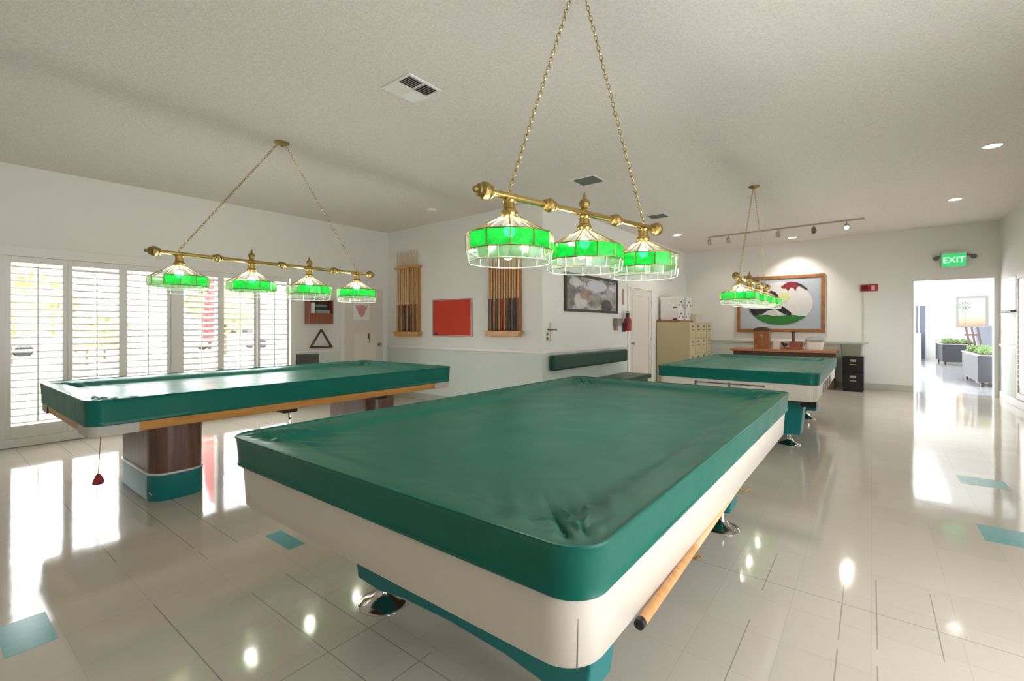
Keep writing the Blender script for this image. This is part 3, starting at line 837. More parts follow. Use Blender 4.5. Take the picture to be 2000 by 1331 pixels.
# ------------------------------------------------------------------ side wall of the block
t = thing('framed_picture', 'framed grey street scene picture on the block side wall above the green bench', 'picture', (XS, 7.26, 1.57))
py0, py1, pz0, pz1 = 6.31, 8.22, 1.565, 2.19
m = MB(); fw = .045
m.box(XS, XS+.035, py0, py1, pz1-fw, pz1).box(XS, XS+.035, py0, py1, pz0, pz0+fw).box(XS, XS+.035, py0, py0+fw, pz0+fw, pz1-fw).box(XS, XS+.035, py1-fw, py1, pz0+fw, pz1-fw)
m.build('frame', mat('black_brown_frame', srgb(58, 50, 46), .4), t, bevel=.004)
def picture_mat():
    k = NT('grey_street_painting')
    co = k.coords(); mp = k.add('ShaderNodeMapping'); mp.inputs['Scale'].default_value = (1, 1.0, 2.0); k.link(co, mp.inputs['Vector'])
    vo = k.add('ShaderNodeTexVoronoi'); vo.inputs['Scale'].default_value = 3.6; k.link(mp.outputs[0], vo.inputs['Vector'])
    n = k.noise(4.5, 5, .7, vec=mp.outputs[0])
    f = k.math('ADD', k.math('MULTIPLY', vo.outputs['Distance'], .45), k.math('MULTIPLY', n, .75))
    col = k.ramp(f, [(.30, srgb(44, 44, 46)), (.45, srgb(104, 102, 100)), (.55, srgb(150, 148, 150)), (.66, srgb(186, 186, 194)), (.78, srgb(214, 212, 214))])
    n2 = k.noise(3.3, 2, .5, vec=mp.outputs[0])
    col = k.mix(k.math('MULTIPLY', k.math('GREATER_THAN', n2, .6), .5), col, srgb(150, 112, 92))
    # broad shapes of the painting: pale houses, dark foreground, brown wall (object coordinates: y 0..1.9 from the picture centre)
    sp = k.add('ShaderNodeSeparateXYZ'); k.link(co, sp.inputs[0])
    wob = k.math('MULTIPLY_ADD', k.noise(5, 3, .6), .3, -.15)
    for (py, pz, ry, rz, c, a) in ((-.80, .30, .16, .32, (96, 94, 92), .7), (-.45, .18, .22, .14, (212, 206, 198), .75), (-.30, .30, .20, .10, (152, 112, 96), .75), (.15, .46, .38, .10, (206, 210, 220), .8),
                                   (.10, .20, .22, .14, (126, 122, 96), .6), (.50, .12, .24, .12, (26, 26, 28), .85), (.62, .34, .16, .10, (150, 152, 160), .6), (-.62, .48, .20, .07, (214, 212, 210), .7), (.82, .2, .10, .2, (120, 112, 104), .6)):
        dy = k.math('DIVIDE', k.math('SUBTRACT', sp.outputs[1], py), ry); dz = k.math('DIVIDE', k.math('SUBTRACT', sp.outputs[2], pz), rz)
        d = k.math('ADD', k.math('SQRT', k.math('ADD', k.math('MULTIPLY', dy, dy), k.math('MULTIPLY', dz, dz))), wob)
        f_ = k.math('MULTIPLY', k.math('LESS_THAN', d, .95), a)
        col = k.mix(f_, col, srgb(*c))
    k.link(col, k.p.inputs['Base Color']); k.p.inputs['Roughness'].default_value = .3
    return k.m
MB().box(XS+.004, XS+.016, py0+fw, py1-fw, pz0+fw, pz1-fw).build('canvas', picture_mat(), t)
t = thing('wall_phone', 'small beige wall intercom with a grey shelf near the block corner', 'intercom', (XS, 5.93, 1.10))
MB().box(XS, XS+.03, 5.885, 5.945, 1.285, 1.385).build('upper_box', mat('ivory_plastic', srgb(226, 220, 196), .4), t, bevel=.006)
MB().box(XS, XS+.07, 5.84, 6.0, 1.268, 1.284).build('ledge', M_GREYD, t, bevel=.004)
MB().box(XS, XS+.025, 5.90, 5.955, 1.10, 1.266).build('lower_box', mat('ivory_plastic', srgb(226, 220, 196), .4), t, bevel=.006)
t = thing('light_switch', 'double brown-button switch plate beside the beige intercom', 'switch', (XS, 5.82, 1.17))
MB().box(XS, XS+.008, 5.79, 5.855, 1.11, 1.25).build('plate', mat('ivory_plastic', srgb(226, 220, 196), .4), t, bevel=.003)
m = MB(); m.box(XS+.008, XS+.016, 5.80, 5.845, 1.19, 1.235); m.box(XS+.008, XS+.016, 5.80, 5.845, 1.125, 1.17); m.build('button', M_GREYD, t, bevel=.003)
t = thing('wall_box', 'small grey box fixed to the block side wall left of the fire extinguisher', 'wall box', (XS, 8.15, 1.26))
MB().box(XS, XS+.10, 8.06, 8.25, 1.33, 1.475).build('housing', mat('warm_grey_plastic', srgb(140, 134, 122), .5), t, bevel=.01); MB().box(XS, XS+.06, 8.10, 8.17, 1.25, 1.33).build('spout', mat('warm_grey_plastic', srgb(140, 134, 122), .5), t, bevel=.005)
t = thing('fire_extinguisher', 'red fire extinguisher with black head and hose on the wall beside the side door', 'fire extinguisher', (XS+.09, 8.53, 1.24))
MB().lathe([(.06, 0), (.068, .012), (.07, .03), (.07, .20), (.06, .235), (.035, .262), (.026, .275)], (XS+.09, 8.53, 1.24), n=22).build('tank', M_RED, t, smooth=True)
m = MB(); m.cyl((XS+.09, 8.53, 1.51), (XS+.09, 8.53, 1.565), .03).box(XS+.075, XS+.105, 8.46, 8.62, 1.565, 1.585).box(XS+.075, XS+.105, 8.47, 8.58, 1.60, 1.615); m.build('valve_head', M_BLACK, t)
MB().tube([(XS+.09, 8.50, 1.55), (XS+.10, 8.44, 1.57), (XS+.11, 8.41, 1.50), (XS+.12, 8.42, 1.40), (XS+.12, 8.43, 1.33)], .016).build('hose', M_BLACK, t, smooth=True)
MB().box(XS+.001, XS+.03, 8.47, 8.59, 1.22, 1.40).build('bracket', M_GREYD, t)
o = MB().box(XS+.001, XS+.004, 8.47, 8.56, 1.75, 2.05).build('safety_sign', mat('dull_red_sign', srgb(168, 128, 122), .5)); tag(o, 'narrow faded red sign on the wall above the fire extinguisher', 'sign')
# bench along the side wall
t = thing('upholstered_bench', 'dark green upholstered bench against the block side wall', 'bench', (XS+.3, 7.3, 0))
MB().box(XS+.024, XS+.135, 5.84, 8.44, .665, .895).build('backrest', M_GREENP, t, bevel=.035, segs=4)
MB().box(XS+.03, XS+.56, 5.9, 8.55, .36, .44).build('seat', M_GREENP, t, bevel=.03, segs=4)
MB().box(XS+.05, XS+.5, 5.95, 8.5, .14, .36).build('base', M_DARKW, t)
for y in (6.0, 7.2, 8.4): MB().box(XS+.08, XS+.46, y, y+.05, 0, .14).build('leg', M_DARKW, t)

# ------------------------------------------------------------------ filing cabinets and boxes
CW = .4325; CH = 1.415
def filing_cabinet(loc, w, d, h, nd, mt, label, face, group=None, hm=M_STEEL):
    """front faces +x (face='x') or -y (face='y'), local origin at the rear left floor corner of the front"""
    t = thing('filing_cabinet', label, 'filing cabinet', loc, 0 if face == 'x' else rad(-90), group); L = dict(world=False)
    MB().box(-d, -.004, .004, w-.004, .03, h).build('body', mt, t, bevel=.004, **L)
    MB().box(-d+.02, -.02, .02, w-.02, 0, .03).build('plinth', M_BLACK, t, **L)
    dh = (h-.06)/nd
    for k in range(nd):
        z = .045+k*dh
        dr = MB().box(-.004, .016, .012, w-.012, z, z+dh-.012).build('drawer', mt, t, bevel=.004, **L)
        MB().tube([(.016, w/2-.06, z+dh*.55), (.036, w/2-.05, z+dh*.55), (.036, w/2+.05, z+dh*.55), (.016, w/2+.06, z+dh*.55)], .007, n=6).build('handle', hm, dr, smooth=True, **L)
        MB().box(.016, .02, w/2-.05, w/2+.05, z+dh*.72, z+dh*.86).build('label_holder', hm, dr, **L)
    return t
pos = ['nearest the side door', 'second from the side door', 'third from the side door', 'farthest along, next to the back wall']
fc = filing_cabinet((-3.11, 10.25, 0), CW, .70, CH, 4, M_BEIGE, 'beige steel four-drawer filing cabinet '+pos[0], 'x', 'beige filing cabinets', M_GREYD)
for i in range(1, 4): dup(fc, (-3.11, 10.25+CW*i, 0), 'beige steel four-drawer filing cabinet '+pos[i], group='beige filing cabinets')
o = MB().box(-3.81, -3.30, 10.26, 11.2, CH+.001, CH+.045).build('wooden_board', M_FRAMEW, bevel=.004); tag(o, 'brown wooden board lying on the beige filing cabinets under the white boxes', 'board')
def file_box(loc, sx, sy, sz, label):
    t = thing('file_box', label, 'box', loc, 0, 'white file boxes on the cabinets'); L = dict(world=False)
    MB().box(0, sx, 0, sy, 0, sz-.05).build('carton', M_CARD, t, bevel=.003, **L); MB().box(-.006, sx+.006, -.006, sy+.006, sz-.062, sz).build('lid', M_CARD, t, bevel=.003, **L)
    MB().box(sx, sx+.003, sy/2-.045, sy/2+.045, sz*.5, sz*.5+.035).build('hand_hole', M_BLACK, t, **L)
    for (qa, qb) in ((.04, .08), (sy-.08, sy-.04)): MB().box(sx, sx+.002, qa, qb, .05, .10).build('printed_mark', M_BLACK, t, **L)
    MB().box(sx*.68, sx*.9, -.003, 0, .01, .04).build('side_tab', M_BLACK, t, **L)
    return t
zb = CH+.046
fb = file_box((-3.77, 10.38, zb), .41, .34, .262, 'white file box at the near end of the cabinets, lower of two')
dup(fb, (-3.77, 10.38, zb+.264), 'white file box at the near end of the cabinets, upper of two')
dup(fb, (-3.75, 10.80, zb), 'white file box in the far stack on the cabinets, lower of two')
dup(fb, (-3.74, 10.82, zb+.264), 'white file box in the far stack on the cabinets, upper of two')
t = thing('parcel_stack', 'short pale carton on the cabinets beside the far stack of file boxes', 'box', (-3.6, 11.4, CH+.001))
MB().box(-3.72, -3.24, 11.26, 11.62, CH+.001, CH+.17).build('carton', mat('pale_carton', srgb(206, 196, 180), .7), t, bevel=.004); MB().box(-3.73, -3.23, 11.25, 11.63, CH+.171, CH+.20).build('lid', mat('pale_carton', srgb(206, 196, 180), .7), t, bevel=.004)
filing_cabinet((-.478, 11.70, 0), .36, .62, .715, 2, M_BLACKM, 'black two-drawer filing cabinet against the back wall right of the wooden counter', 'y', None, M_CHROME)
t = thing('storage_bin', 'grey green translucent plastic bin standing on the black filing cabinet', 'bin', (-.3, 11.98, .716))
k = mat('grey_green_plastic', srgb(128, 130, 112), .4)
m = MB(); pr_ = lambda e, z: [(x-.325, y+11.97, z) for x, y in rrect(.185+e, .22+e, .03, 4, 2, 2)]
m.loft([pr_(-.02, .716), pr_(0, .94), pr_(.006, .94), pr_(.006, .955), pr_(-.006, .955), pr_(-.024, .726)], True, True); m.build('tub', k, t, smooth=True)
m = MB(); m.loft([pr_(.01, .956), pr_(.012, .97), pr_(-.01, .982)]); m.build('lid', mat('grey_green_lid', srgb(150, 152, 134), .4), t, smooth=True)

# ------------------------------------------------------------------ wooden counter on the back wall with its things
t = thing('wooden_counter', 'long wooden counter table under the large landscape picture on the back wall', 'table', (-1.6, 12.05, 0))
M_CTOP = wood('counter_wood', srgb(150, 96, 64), srgb(182, 124, 88), .4, (1.2, 14, 14))
MB().box(-2.62, -.56, 11.74, 12.36, .765, .815).build('table_top', M_CTOP, t, bevel=.006)
MB().box(-2.56, -.62, 11.80, 12.32, .66, .765).build('apron', M_DARKW, t)
for x in (-2.56, -.69):
    for y in (11.80, 12.25): MB().box(x, x+.07, y, y+.07, 0, .66).build('leg', M_DARKW, t)
t = thing('wooden_case', 'upright brown wooden case with a dark rounded top on the left of the counter', 'case', (-1.99, 11.98, .816))
MB().box(-2.145, -1.83, 11.86, 12.12, .816, 1.225).build('body', wood('case_wood', srgb(124, 74, 38), srgb(156, 98, 56), .4, (10, 10, 2)), t, bevel=.008)
pts = [(-2.155, 1.226), (-1.82, 1.226), (-1.82, 1.25)]+[(-1.9875+.167*math.cos(a), 1.25+.055*math.sin(a)) for a in [PI*k/10 for k in range(1, 10)]]+[(-2.155, 1.25)]
MB().prism(pts, 'y', 11.85, 12.13).build('top_cap', M_DARKW, t, bevel=.004)
MB().lathe([(.045, 0), (.045, .006), (.04, .008)], (-1.99, 11.86, 1.10), (0, -1, 0)).build('dial', M_BRASS, t, smooth=True)
t = thing('trophy', 'dark trophy with a slender column on a reddish wooden base on the counter', 'trophy', (-1.40, 11.95, .816))
MB().box(-1.60, -1.21, 11.86, 12.04, .816, .87).build('base', M_CHERRY, t, bevel=.006); MB().box(-1.44, -1.20, 11.88, 12.02, .871, .99).build('plinth', M_CHERRY, t, bevel=.006)
MB().lathe([(.045, 0), (.03, .02), (.028, .19), (.05, .215), (.05, .225), (.002, .23)], (-1.37, 11.95, .991)).build('column', M_DARKW, t, smooth=True)
m = MB().sphere((-1.53, 11.95, .915), .05, sc=(1, .7, .9)); m.sphere((-1.575, 11.95, .95), .028); m.build('figure', M_BLACK, t, smooth=True)
t = thing('photo_card', 'small pale card standing on the counter beside the brown case', 'card', (-1.69, 11.95, .816))
MB().obox((-1.70, 12.00, .905), (.14, .006, .18), Matrix.Rotation(rad(-10), 3, 'X')).build('sheet', mat('pinkish_card', srgb(214, 200, 192), .7), t)
MB().obox((-1.70, 12.05, .87), (.05, .004, .10), Matrix.Rotation(rad(25), 3, 'X')).build('strut', M_CARD, t)
t = thing('covered_tray', 'white tub with a grey lid on the right end of the counter', 'tub', (-.97, 11.95, .816))
m = MB(); pq = lambda e, z: [(x-.97, y+11.97, z) for x, y in rrect(.165+e, .14+e, .04, 5, 2, 2)]
m.loft([pq(-.02, .816), pq(0, .99), pq(-.005, 1.0)]); m.build('tub', mat('white_plastic_tub', srgb(226, 214, 200), .4), t, smooth=True)
m = MB(); m.loft([pq(-.002, 1.001), pq(.006, 1.004), pq(.006, 1.04), pq(-.04, 1.085), pq(-.07, 1.09)]); m.build('lid', mat('grey_lid', srgb(150, 148, 140), .4), t, smooth=True)

# ------------------------------------------------------------------ big landscape picture on the back wall
t = thing('framed_picture', 'large brown framed landscape picture with an oval of hills and bird on the back wall', 'picture', (-1.705, YB, 1.19))
ax0, ax1, az0, az1 = -2.60, -.81, 1.195, 2.50; fw = .075
yf = YB-.05
m = MB()
m.box(ax0, ax1, yf, YB-.001, az1-fw, az1).box(ax0, ax1, yf, YB-.001, az0, az0+fw).box(ax0, ax0+fw, yf, YB-.001, az0+fw, az1-fw).box(ax1-fw, ax1, yf, YB-.001, az0+fw, az1-fw)
m.build('frame', M_FRAMEW, t, bevel=.008)
MB().box(ax0+fw, ax1-fw, YB-.025, YB-.002, az0+fw, az1-fw).build('ground', mat('grey_blue_ground', srgb(168, 176, 184), .7, bump=.3, bscale=60), t)
ecx, ecz, ea, eb = -1.69, 1.855, .65, .495
def ell(a0, a1, n, ka=1., kb=1.): return [(ecx+ea*ka*math.cos(a0+(a1-a0)*i/n), ecz+eb*kb*math.sin(a0+(a1-a0)*i/n)) for i in range(n+1)]
def plate(poly, nm, mt, lay): return MB().prism(poly, 'y', YB-.026-.004*lay, YB-.0245).build(nm, mt, t)
M_MBR = mat('brown_black_mosaic', srgb(54, 40, 44), .6)
plate(ell(0, 2*PI, 48)[:-1], 'oval_sky', mat('pale_stone_mosaic', srgb(206, 204, 202), .8, var=.12, vscale=60, bump=.5, bscale=50), 1)
plate(ell(rad(213), rad(322), 24)+[(-1.30, 1.57), (-1.455, 1.59), (-1.72, 1.575), (-1.934, 1.60)], 'green_field', mat('green_mosaic', srgb(38, 112, 44), .7, var=.4, vscale=30), 2)
plate(ell(rad(183), rad(214), 10)+[(-2.184, 1.586), (-2.042, 1.615), (-1.934, 1.70), (-1.775, 1.735), (-1.671, 1.657), (-1.516, 1.572), (-1.455, 1.590), (-1.46, 1.64), (-1.60, 1.775), (-1.685, 1.83), (-1.75, 1.80), (-1.817, 1.76), (-1.988, 1.845), (-2.162, 1.87), (-2.27, 1.855), (-2.32, 1.83)], 'dark_hills', mat('black_mosaic', srgb(30, 28, 34), .6, var=.3, vscale=40), 3)
plate([(-1.96, 1.60), (-1.92, 1.66), (-1.807, 1.707), (-1.74, 1.66), (-1.70, 1.585), (-1.82, 1.57)], 'pale_meadow', mat('pale_mosaic', srgb(190, 188, 184), .7), 4)
plate([(-1.94, 2.13), (-1.86, 2.165), (-1.78, 2.13), (-1.72, 2.05), (-1.73, 1.97), (-1.775, 1.955), (-1.79, 2.04), (-1.86, 2.10)], 'dark_branch', M_MBR, 3)
plate([(-1.733, 1.944), (-1.69, 2.085), (-1.60, 2.11), (-1.516, 2.102), (-1.48, 2.02), (-1.52, 1.93), (-1.60, 1.89)], 'yellow_patch', mat('straw_mosaic', srgb(206, 206, 150), .7), 3)
plate([(-1.66, 2.235), (-1.60, 2.29), (-1.536, 2.335), (-1.45, 2.35), (-1.36, 2.33), (-1.27, 2.285), (-1.20, 2.22), (-1.30, 2.255), (-1.34, 2.23), (-1.37, 2.15), (-1.42, 2.215), (-1.47, 2.225), (-1.52, 2.14), (-1.56, 2.215), (-1.60, 2.20)], 'red_bird', mat('dark_red_mosaic', srgb(128, 30, 44), .6, var=.3, vscale=30), 4)
plate([(-1.36, 2.325), (-1.25, 2.275), (-1.14, 2.17), (-1.17, 2.16), (-1.27, 2.235), (-1.36, 2.29)], 'dark_wing', M_MBR, 5)

# ------------------------------------------------------------------ back wall devices
t = thing('fire_alarm', 'red fire alarm strobe on the back wall right of the large picture', 'alarm', (-.04, YB, 2.13))
MB().box(-.19, .105, YB-.045, YB-.001, 2.065, 2.205).build('housing', M_RED, t, bevel=.008)
MB().box(-.165, -.06, YB-.05, YB-.0455, 2.085, 2.185).build('horn_grille', mat('dark_red_grille', srgb(96, 20, 26), .6), t)
MB().box(-.01, .055, YB-.062, YB-.0455, 2.085, 2.185).build('strobe_lens', mat('pale_strobe', srgb(232, 190, 190), .2), t, bevel=.01)
o = MB().box(-.150, -.132, YB-.014, YB-.001, .996, 2.063).build('wall_conduit', mat('painted_conduit', srgb(206, 200, 190), .5)); tag(o, 'thin painted conduit running down the back wall from the red alarm', 'conduit')
t = thing('exit_sign', 'lit green exit sign with two lamp heads above the opening in the back wall', 'exit sign', (1.26, YB, 2.46))
MB().box(1.07, 1.44, YB-.075, YB-.001, 2.465, 2.775).build('housing', mat('ivory_sign_case', srgb(206, 212, 196), .5), t, bevel=.01)
MB().box(1.085, 1.425, YB-.079, YB-.0755, 2.48, 2.735).build('lit_panel', emit('green_exit_panel', (.05, .55, .17, 1), .38), t)
me = text_mesh('EXIT', .155, .002); xo = bpy.data.objects.new('lettering', me); COL.objects.link(xo); me.materials.append(emit('pale_exit_letters', (.62, 1, .68, 1), .6))
xo.parent = t; xo.location = (1.255-1.26, YB-.082-YB, 2.605-2.46); xo.rotation_euler = (PI/2, 0, 0)
for sx in (1.0, 1.53):
    MB().cyl((1.07 if sx < 1.2 else 1.44, YB-.035, 2.70), (sx, YB-.06, 2.67), .012).build('lamp_arm', M_GREYD, t, smooth=True)
    MB().lathe([(.02, -.04), (.035, -.02), (.045, .02), (.045, .03)], (sx, YB-.06, 2.66), (0, -1, -.3)).build('lamp_head', M_GREYD, t, smooth=True)
t = thing('whiteboard', 'whiteboard with a dark marker tray on the right wall by the far corner', 'whiteboard', (XR, 11.56, 1.55))
MB().box(XR-.025, XR-.001, 11.11, 12.01, 1.60, 2.16).build('board', mat('pale_blue_white_board', srgb(228, 230, 240), .15), t, bevel=.004)
MB().box(XR-.075, XR-.001, 11.15, 11.97, 1.565, 1.60).build('marker_tray', M_GREYD, t, bevel=.004)

# ------------------------------------------------------------------ ceiling fittings
def tilt_to_ceiling(o): o.rotation_euler = (math.atan(.007), -math.atan(.013), 0)
def ceiling_vent(x, y, w, label, grid):
    t = thing('ceiling_vent', label, 'vent', (x, y, cz(x, y))); tilt_to_ceiling(t); L = dict(world=False)
    h = w/2; e = .022
    m = MB(); z0, z1 = -.012, -.001
    m.box(-h, h, -h, -h+e, z0, z1).box(-h, h, h-e, h, z0, z1).box(-h, -h+e, -h+e, h-e, z0, z1).box(h-e, h, -h+e, h-e, z0, z1)
    if grid: m.box(-.006, .006, -h+e, h-e, z0, z1).box(-h+e, h-e, -.006, .006, z0, z1)
    m.build('frame', M_TRIM, t, bevel=.002, **L)
    MB().box(-h+e, h-e, -h+e, h-e, -.002, -.0008).build('backing', mat('dark_duct', srgb(48, 48, 46), .8), t, **L)
    sl = MB(); g = h-e
    if grid:
        quads = [(-g, -.006, -g, -.006, 'x'), (.006, g, -g, -.006, 'y'), (-g, -.006, .006, g, 'y'), (.006, g, .006, g, 'x')]
        for (xa, xb, ya, yb, ax) in quads:
            n = 6
            for k in range(n):
                u = (k+.5)/n
                if ax == 'x': sl.obox(((xa+xb)/2, ya+(yb-ya)*u, -.009), (xb-xa, .019, .0015), Matrix.Rotation(rad(35 if ya > 0 else -35), 3, 'X'))
                else: sl.obox((xa+(xb-xa)*u, (ya+yb)/2, -.009), (.019, yb-ya, .0015), Matrix.Rotation(rad(35 if xa > 0 else -35), 3, 'Y'))
        sl.build('louvers', M_TRIM, t, **L)
    else:
        n = 12
        for k in range(n): sl.obox((0, -g+2*g*(k+.5)/n, -.008), (2*g, .012, .0015), Matrix.Rotation(rad(-50), 3, 'X'))
        sl.build('louvers', mat('grey_vent_slats', srgb(120, 118, 112), .5), t, **L)
    return t
ceiling_vent(-2.82, 2.39, .33, 'white square four-way air vent in the ceiling left of the near lamp', True)
ceiling_vent(-2.86, 5.30, .34, 'grey square return vent in the ceiling behind the near lamp bar', False)
ceiling_vent(-2.88, 7.80, .33, 'grey ceiling vent farther back above the end of the near lamp bar', False)
def disc_on_ceiling(name, x, y, label, cat): 
    t = thing(name, label, cat, (x, y, cz(x, y))); tilt_to_ceiling(t); return t
t = disc_on_ceiling('smoke_detector', -5.43, 5.0, 'white round smoke detector on the ceiling near the cue rack corner', 'smoke detector')
MB().lathe([(.075, -.0005), (.075, -.01), (.065, -.03), (.04, -.038), (.002, -.04)]).build('housing', M_TRIM, t, smooth=True, world=False)
M_LED = emit('downlight_glow', (1, .92, .80, 1), 10)
M_LED2 = emit('bright_spot_glow', (1, .90, .74, 1), 25)
DL = [(1.02, 7.05, 'recessed ceiling downlight nearest the camera along the right wall'), (1.01, 9.77, 'recessed ceiling downlight farther back along the right wall'),
      (-3.18, 9.72, 'recessed ceiling downlight in front of the filing cabinets'), (-1.36, 11.72, 'recessed ceiling downlight washing the wall above the landscape picture')]
for i, (x, y, lab) in enumerate(DL):
    t = disc_on_ceiling('ceiling_downlight', x, y, lab, 'downlight'); t['group'] = 'recessed downlights'
    MB().lathe([(.095, -.0005), (.095, -.006), (.075, -.009), (.072, -.0008)], n=28).build('trim_ring', M_TRIM, t, smooth=True, world=False)
    MB().lathe([(.070, -.0012), (.070, -.0045), (.002, -.005)], n=28).build('lens', M_LED, t, world=False)
    ld = bpy.data.lights.new('downlight', 'SPOT'); ld.energy = 14 if i != 3 else 50; ld.color = (1, .93, .84); ld.spot_size = rad(120); ld.spot_blend = .8; ld.shadow_soft_size = .06
    lo = bpy.data.objects.new('downlight', ld); COL.objects.link(lo); lo.location = (x, y, cz(x, y)-.03)
    if i == 3: lo.rotation_euler = (rad(22), 0, 0); ld.spot_size = rad(95)
t = thing('track_light', 'white ceiling track with small spotlight heads before the back wall', 'track light', (-1.4, 10.45, cz(-1.4, 10.45)))
x0, x1, yt = -2.75, -.10, 10.40
mt_ = mat('painted_track', srgb(176, 164, 150), .4)
m = MB(); m.box(x0, x1, yt-.018, yt+.018, 0, 0, topf=lambda x, y: cz(x, y)-.001, botf=lambda x, y: cz(x, y)-.026); m.build('track', mt_, t)
for x, lit in ((-2.72, 1), (-2.35, 0), (-1.45, 0), (-.86, 0), (-.36, 2)):
    zc = cz(x, yt)-.026
    hd = MB(); hd.cyl((x, yt, zc), (x, yt, zc-.06), .008, n=8)
    d = Vector((0, .75, -.65)) if lit != 2 else Vector((.05, -.62, -.55)); d.normalize(); c = Vector((x, yt, zc-.09))
    hd.lathe([(.012, -.06), (.034, -.05), (.038, -.02), (.042, .05), (.036, .05), (.033, .03)], c, d)
    ho = hd.build('spotlight_head', mt_ if lit != 0 else M_GREYD if x > -1 else mt_, t, smooth=True)
    MB().lathe([(.030, .036), (.030, .042), (.002, .043)], c, d).build('lens', M_LED2 if lit else M_TRIM, ho)
    if lit:
        ld = bpy.data.lights.new('track_spot', 'SPOT'); ld.energy = 12; ld.color = (1, .9, .76); ld.spot_size = rad(75); ld.spot_blend = .7; ld.shadow_soft_size = .03
        lo = bpy.data.objects.new('track_spot', ld); COL.objects.link(lo); lo.location = c+d*.06; lo.rotation_euler = d.to_track_quat('-Z', 'Y').to_euler()

# ------------------------------------------------------------------ hall beyond the opening
HX0, HX1, HY0, HY1, HZ = -1.2, 5.2, YB+WT, 24.6, 3.3
M_HALL = mat('white_hall_paint', srgb(242, 242, 240), .6, var=.02)
k = NT('grey_polished_floor')
k.link(k.mix(k.noise(.8, 4, .6), srgb(150, 150, 154), srgb(186, 186, 190)), k.p.inputs['Base Color']); k.p.inputs['Roughness'].default_value = .12
k.bump(k.noise(3, 3, .5), .12, .01)
struct(MB().box(HX0-WT, HX1+WT, YB, HY1+WT, -.12, -.0002).build('floor_hall', k.m))
m = MB(); SX0, SX1, SY0, SY1 = .7, 1.7, 17.0, 22.6
m.box(HX0-WT, SX0, YB+WT, HY1+WT, HZ, HZ+.15).box(SX1, HX1+WT, YB+WT, HY1+WT, HZ, HZ+.15).box(SX0, SX1, YB+WT, SY0, HZ, HZ+.15).box(SX0, SX1, SY1, HY1+WT, HZ, HZ+.15)
struct(m.build('ceiling_hall', M_HALL))
r = sempty('added_skylight'); MB().box(SX0, SX1, SY0, SY1, HZ+.07, HZ+.076).build('pane', M_PANE, r)  # unseen skylight, added to brighten the hall
m = MB()
for q in range(6): m.box(SX0, SX1, SY0+(SY1-SY0-.06)*q/5, SY0+(SY1-SY0-.06)*q/5+.06, HZ+.03, HZ+.12)
m.build('frame', M_SHUT, r)
struct(MB().box(HX1, HX1+WT, HY0, HY1, 0, HZ).build('wall_hall_right', M_HALL))
DX0, DX1, DZ = 1.36, 1.70, 2.15
m = MB(); m.box(HX0-WT, HX1+WT, HY1, HY1+WT, 0, HZ); struct(m.build('wall_hall_back', M_HALL))
m = MB(); wy0, wy1 = 13.2, 24.0
m.box(HX0-WT, HX0, HY0, wy0, 0, HZ).box(HX0-WT, HX0, wy1, HY1, 0, HZ).box(HX0-WT, HX0, wy0, wy1, 0, .15).box(HX0-WT, HX0, wy0, wy1, 2.95, HZ)
struct(m.build('wall_hall_left', M_HALL))
plain_window('window_4', (HX0-.076, HX0-.07, wy0, wy1, .15, 2.95), [(HX0-.11, HX0-.03, wy0+(wy1-wy0-.07)*q/8, wy0+(wy1-wy0-.07)*q/8+.07, .15, 2.95) for q in range(9)])
strip('baseboard_hall', [(HX0, HX1, HY1-.014, HY1, 0, .1)], M_TRIM)
r = sempty('door_3', (1.53, HY1, 0))
MB().box(1.40, 1.68, HY1-.05, HY1-.001, .02, 2.14).build('slab', mat('slate_blue_door', srgb(98, 104, 120), .5), r)
MB().box(1.47, 1.50, HY1-.065, HY1-.051, .02, 2.14).build('edge_strip', M_TRIM, r)
t = thing('white_cabinet', 'white low cabinet in the hall before the dark blue door', 'cabinet', (1.42, 24.1, 0))
MB().box(1.15, 1.52, 23.9, 24.4, 0, 1.05).build('body', M_TRIM, t, bevel=.01); MB().box(1.17, 1.50, 23.885, 23.899, .08, 1.0).build('cabinet_door', M_TRIM, t, bevel=.004)
t = thing('framed_picture', 'framed palm tree sunset print on the far wall of the hall', 'picture', (3.0, HY1, 1.25))
hx0, hx1, hz0, hz1 = 2.56, 3.44, 1.27, 2.46
m = MB(); e = .075
m.box(hx0, hx1, HY1-.04, HY1-.001, hz1-e, hz1).box(hx0, hx1, HY1-.04, HY1-.001, hz0, hz0+e).box(hx0, hx0+e, HY1-.04, HY1-.001, hz0+e, hz1-e).box(hx1-e, hx1, HY1-.04, HY1-.001, hz0+e, hz1-e); m.build('frame', mat('grey_frame', srgb(150, 150, 146), .4), t)
k = NT('sunset_print'); sp = k.add('ShaderNodeSeparateXYZ'); k.link(k.coords(), sp.inputs[0])
k.link(k.ramp(k.math('DIVIDE', sp.outputs[2], 1.2), [(.1, srgb(232, 150, 130)), (.35, srgb(246, 206, 170)), (.6, srgb(240, 236, 226)), (.9, srgb(226, 232, 236))]), k.p.inputs['Base Color'])
MB().box(hx0+e, hx1-e, HY1-.02, HY1-.002, hz0+e, hz1-e).build('print', k.m, t)
m = MB(); m.box(2.80, 2.825, HY1-.024, HY1-.021, 1.36, 2.1)
for q in range(9):
    a = rad(q*40+10); m.prism([(2.81, 2.12), (2.81+.14*math.cos(a)-.02*math.sin(a), 2.12+.14*math.sin(a)+.02*math.cos(a)), (2.81+.21*math.cos(a), 2.10+.18*math.sin(a)), (2.81+.14*math.cos(a)+.03*math.sin(a), 2.12+.14*math.sin(a)-.03*math.cos(a))], 'y', HY1-.024, HY1-.021)
m.build('palm', mat('grey_green_print', srgb(122, 132, 120), .7), t)
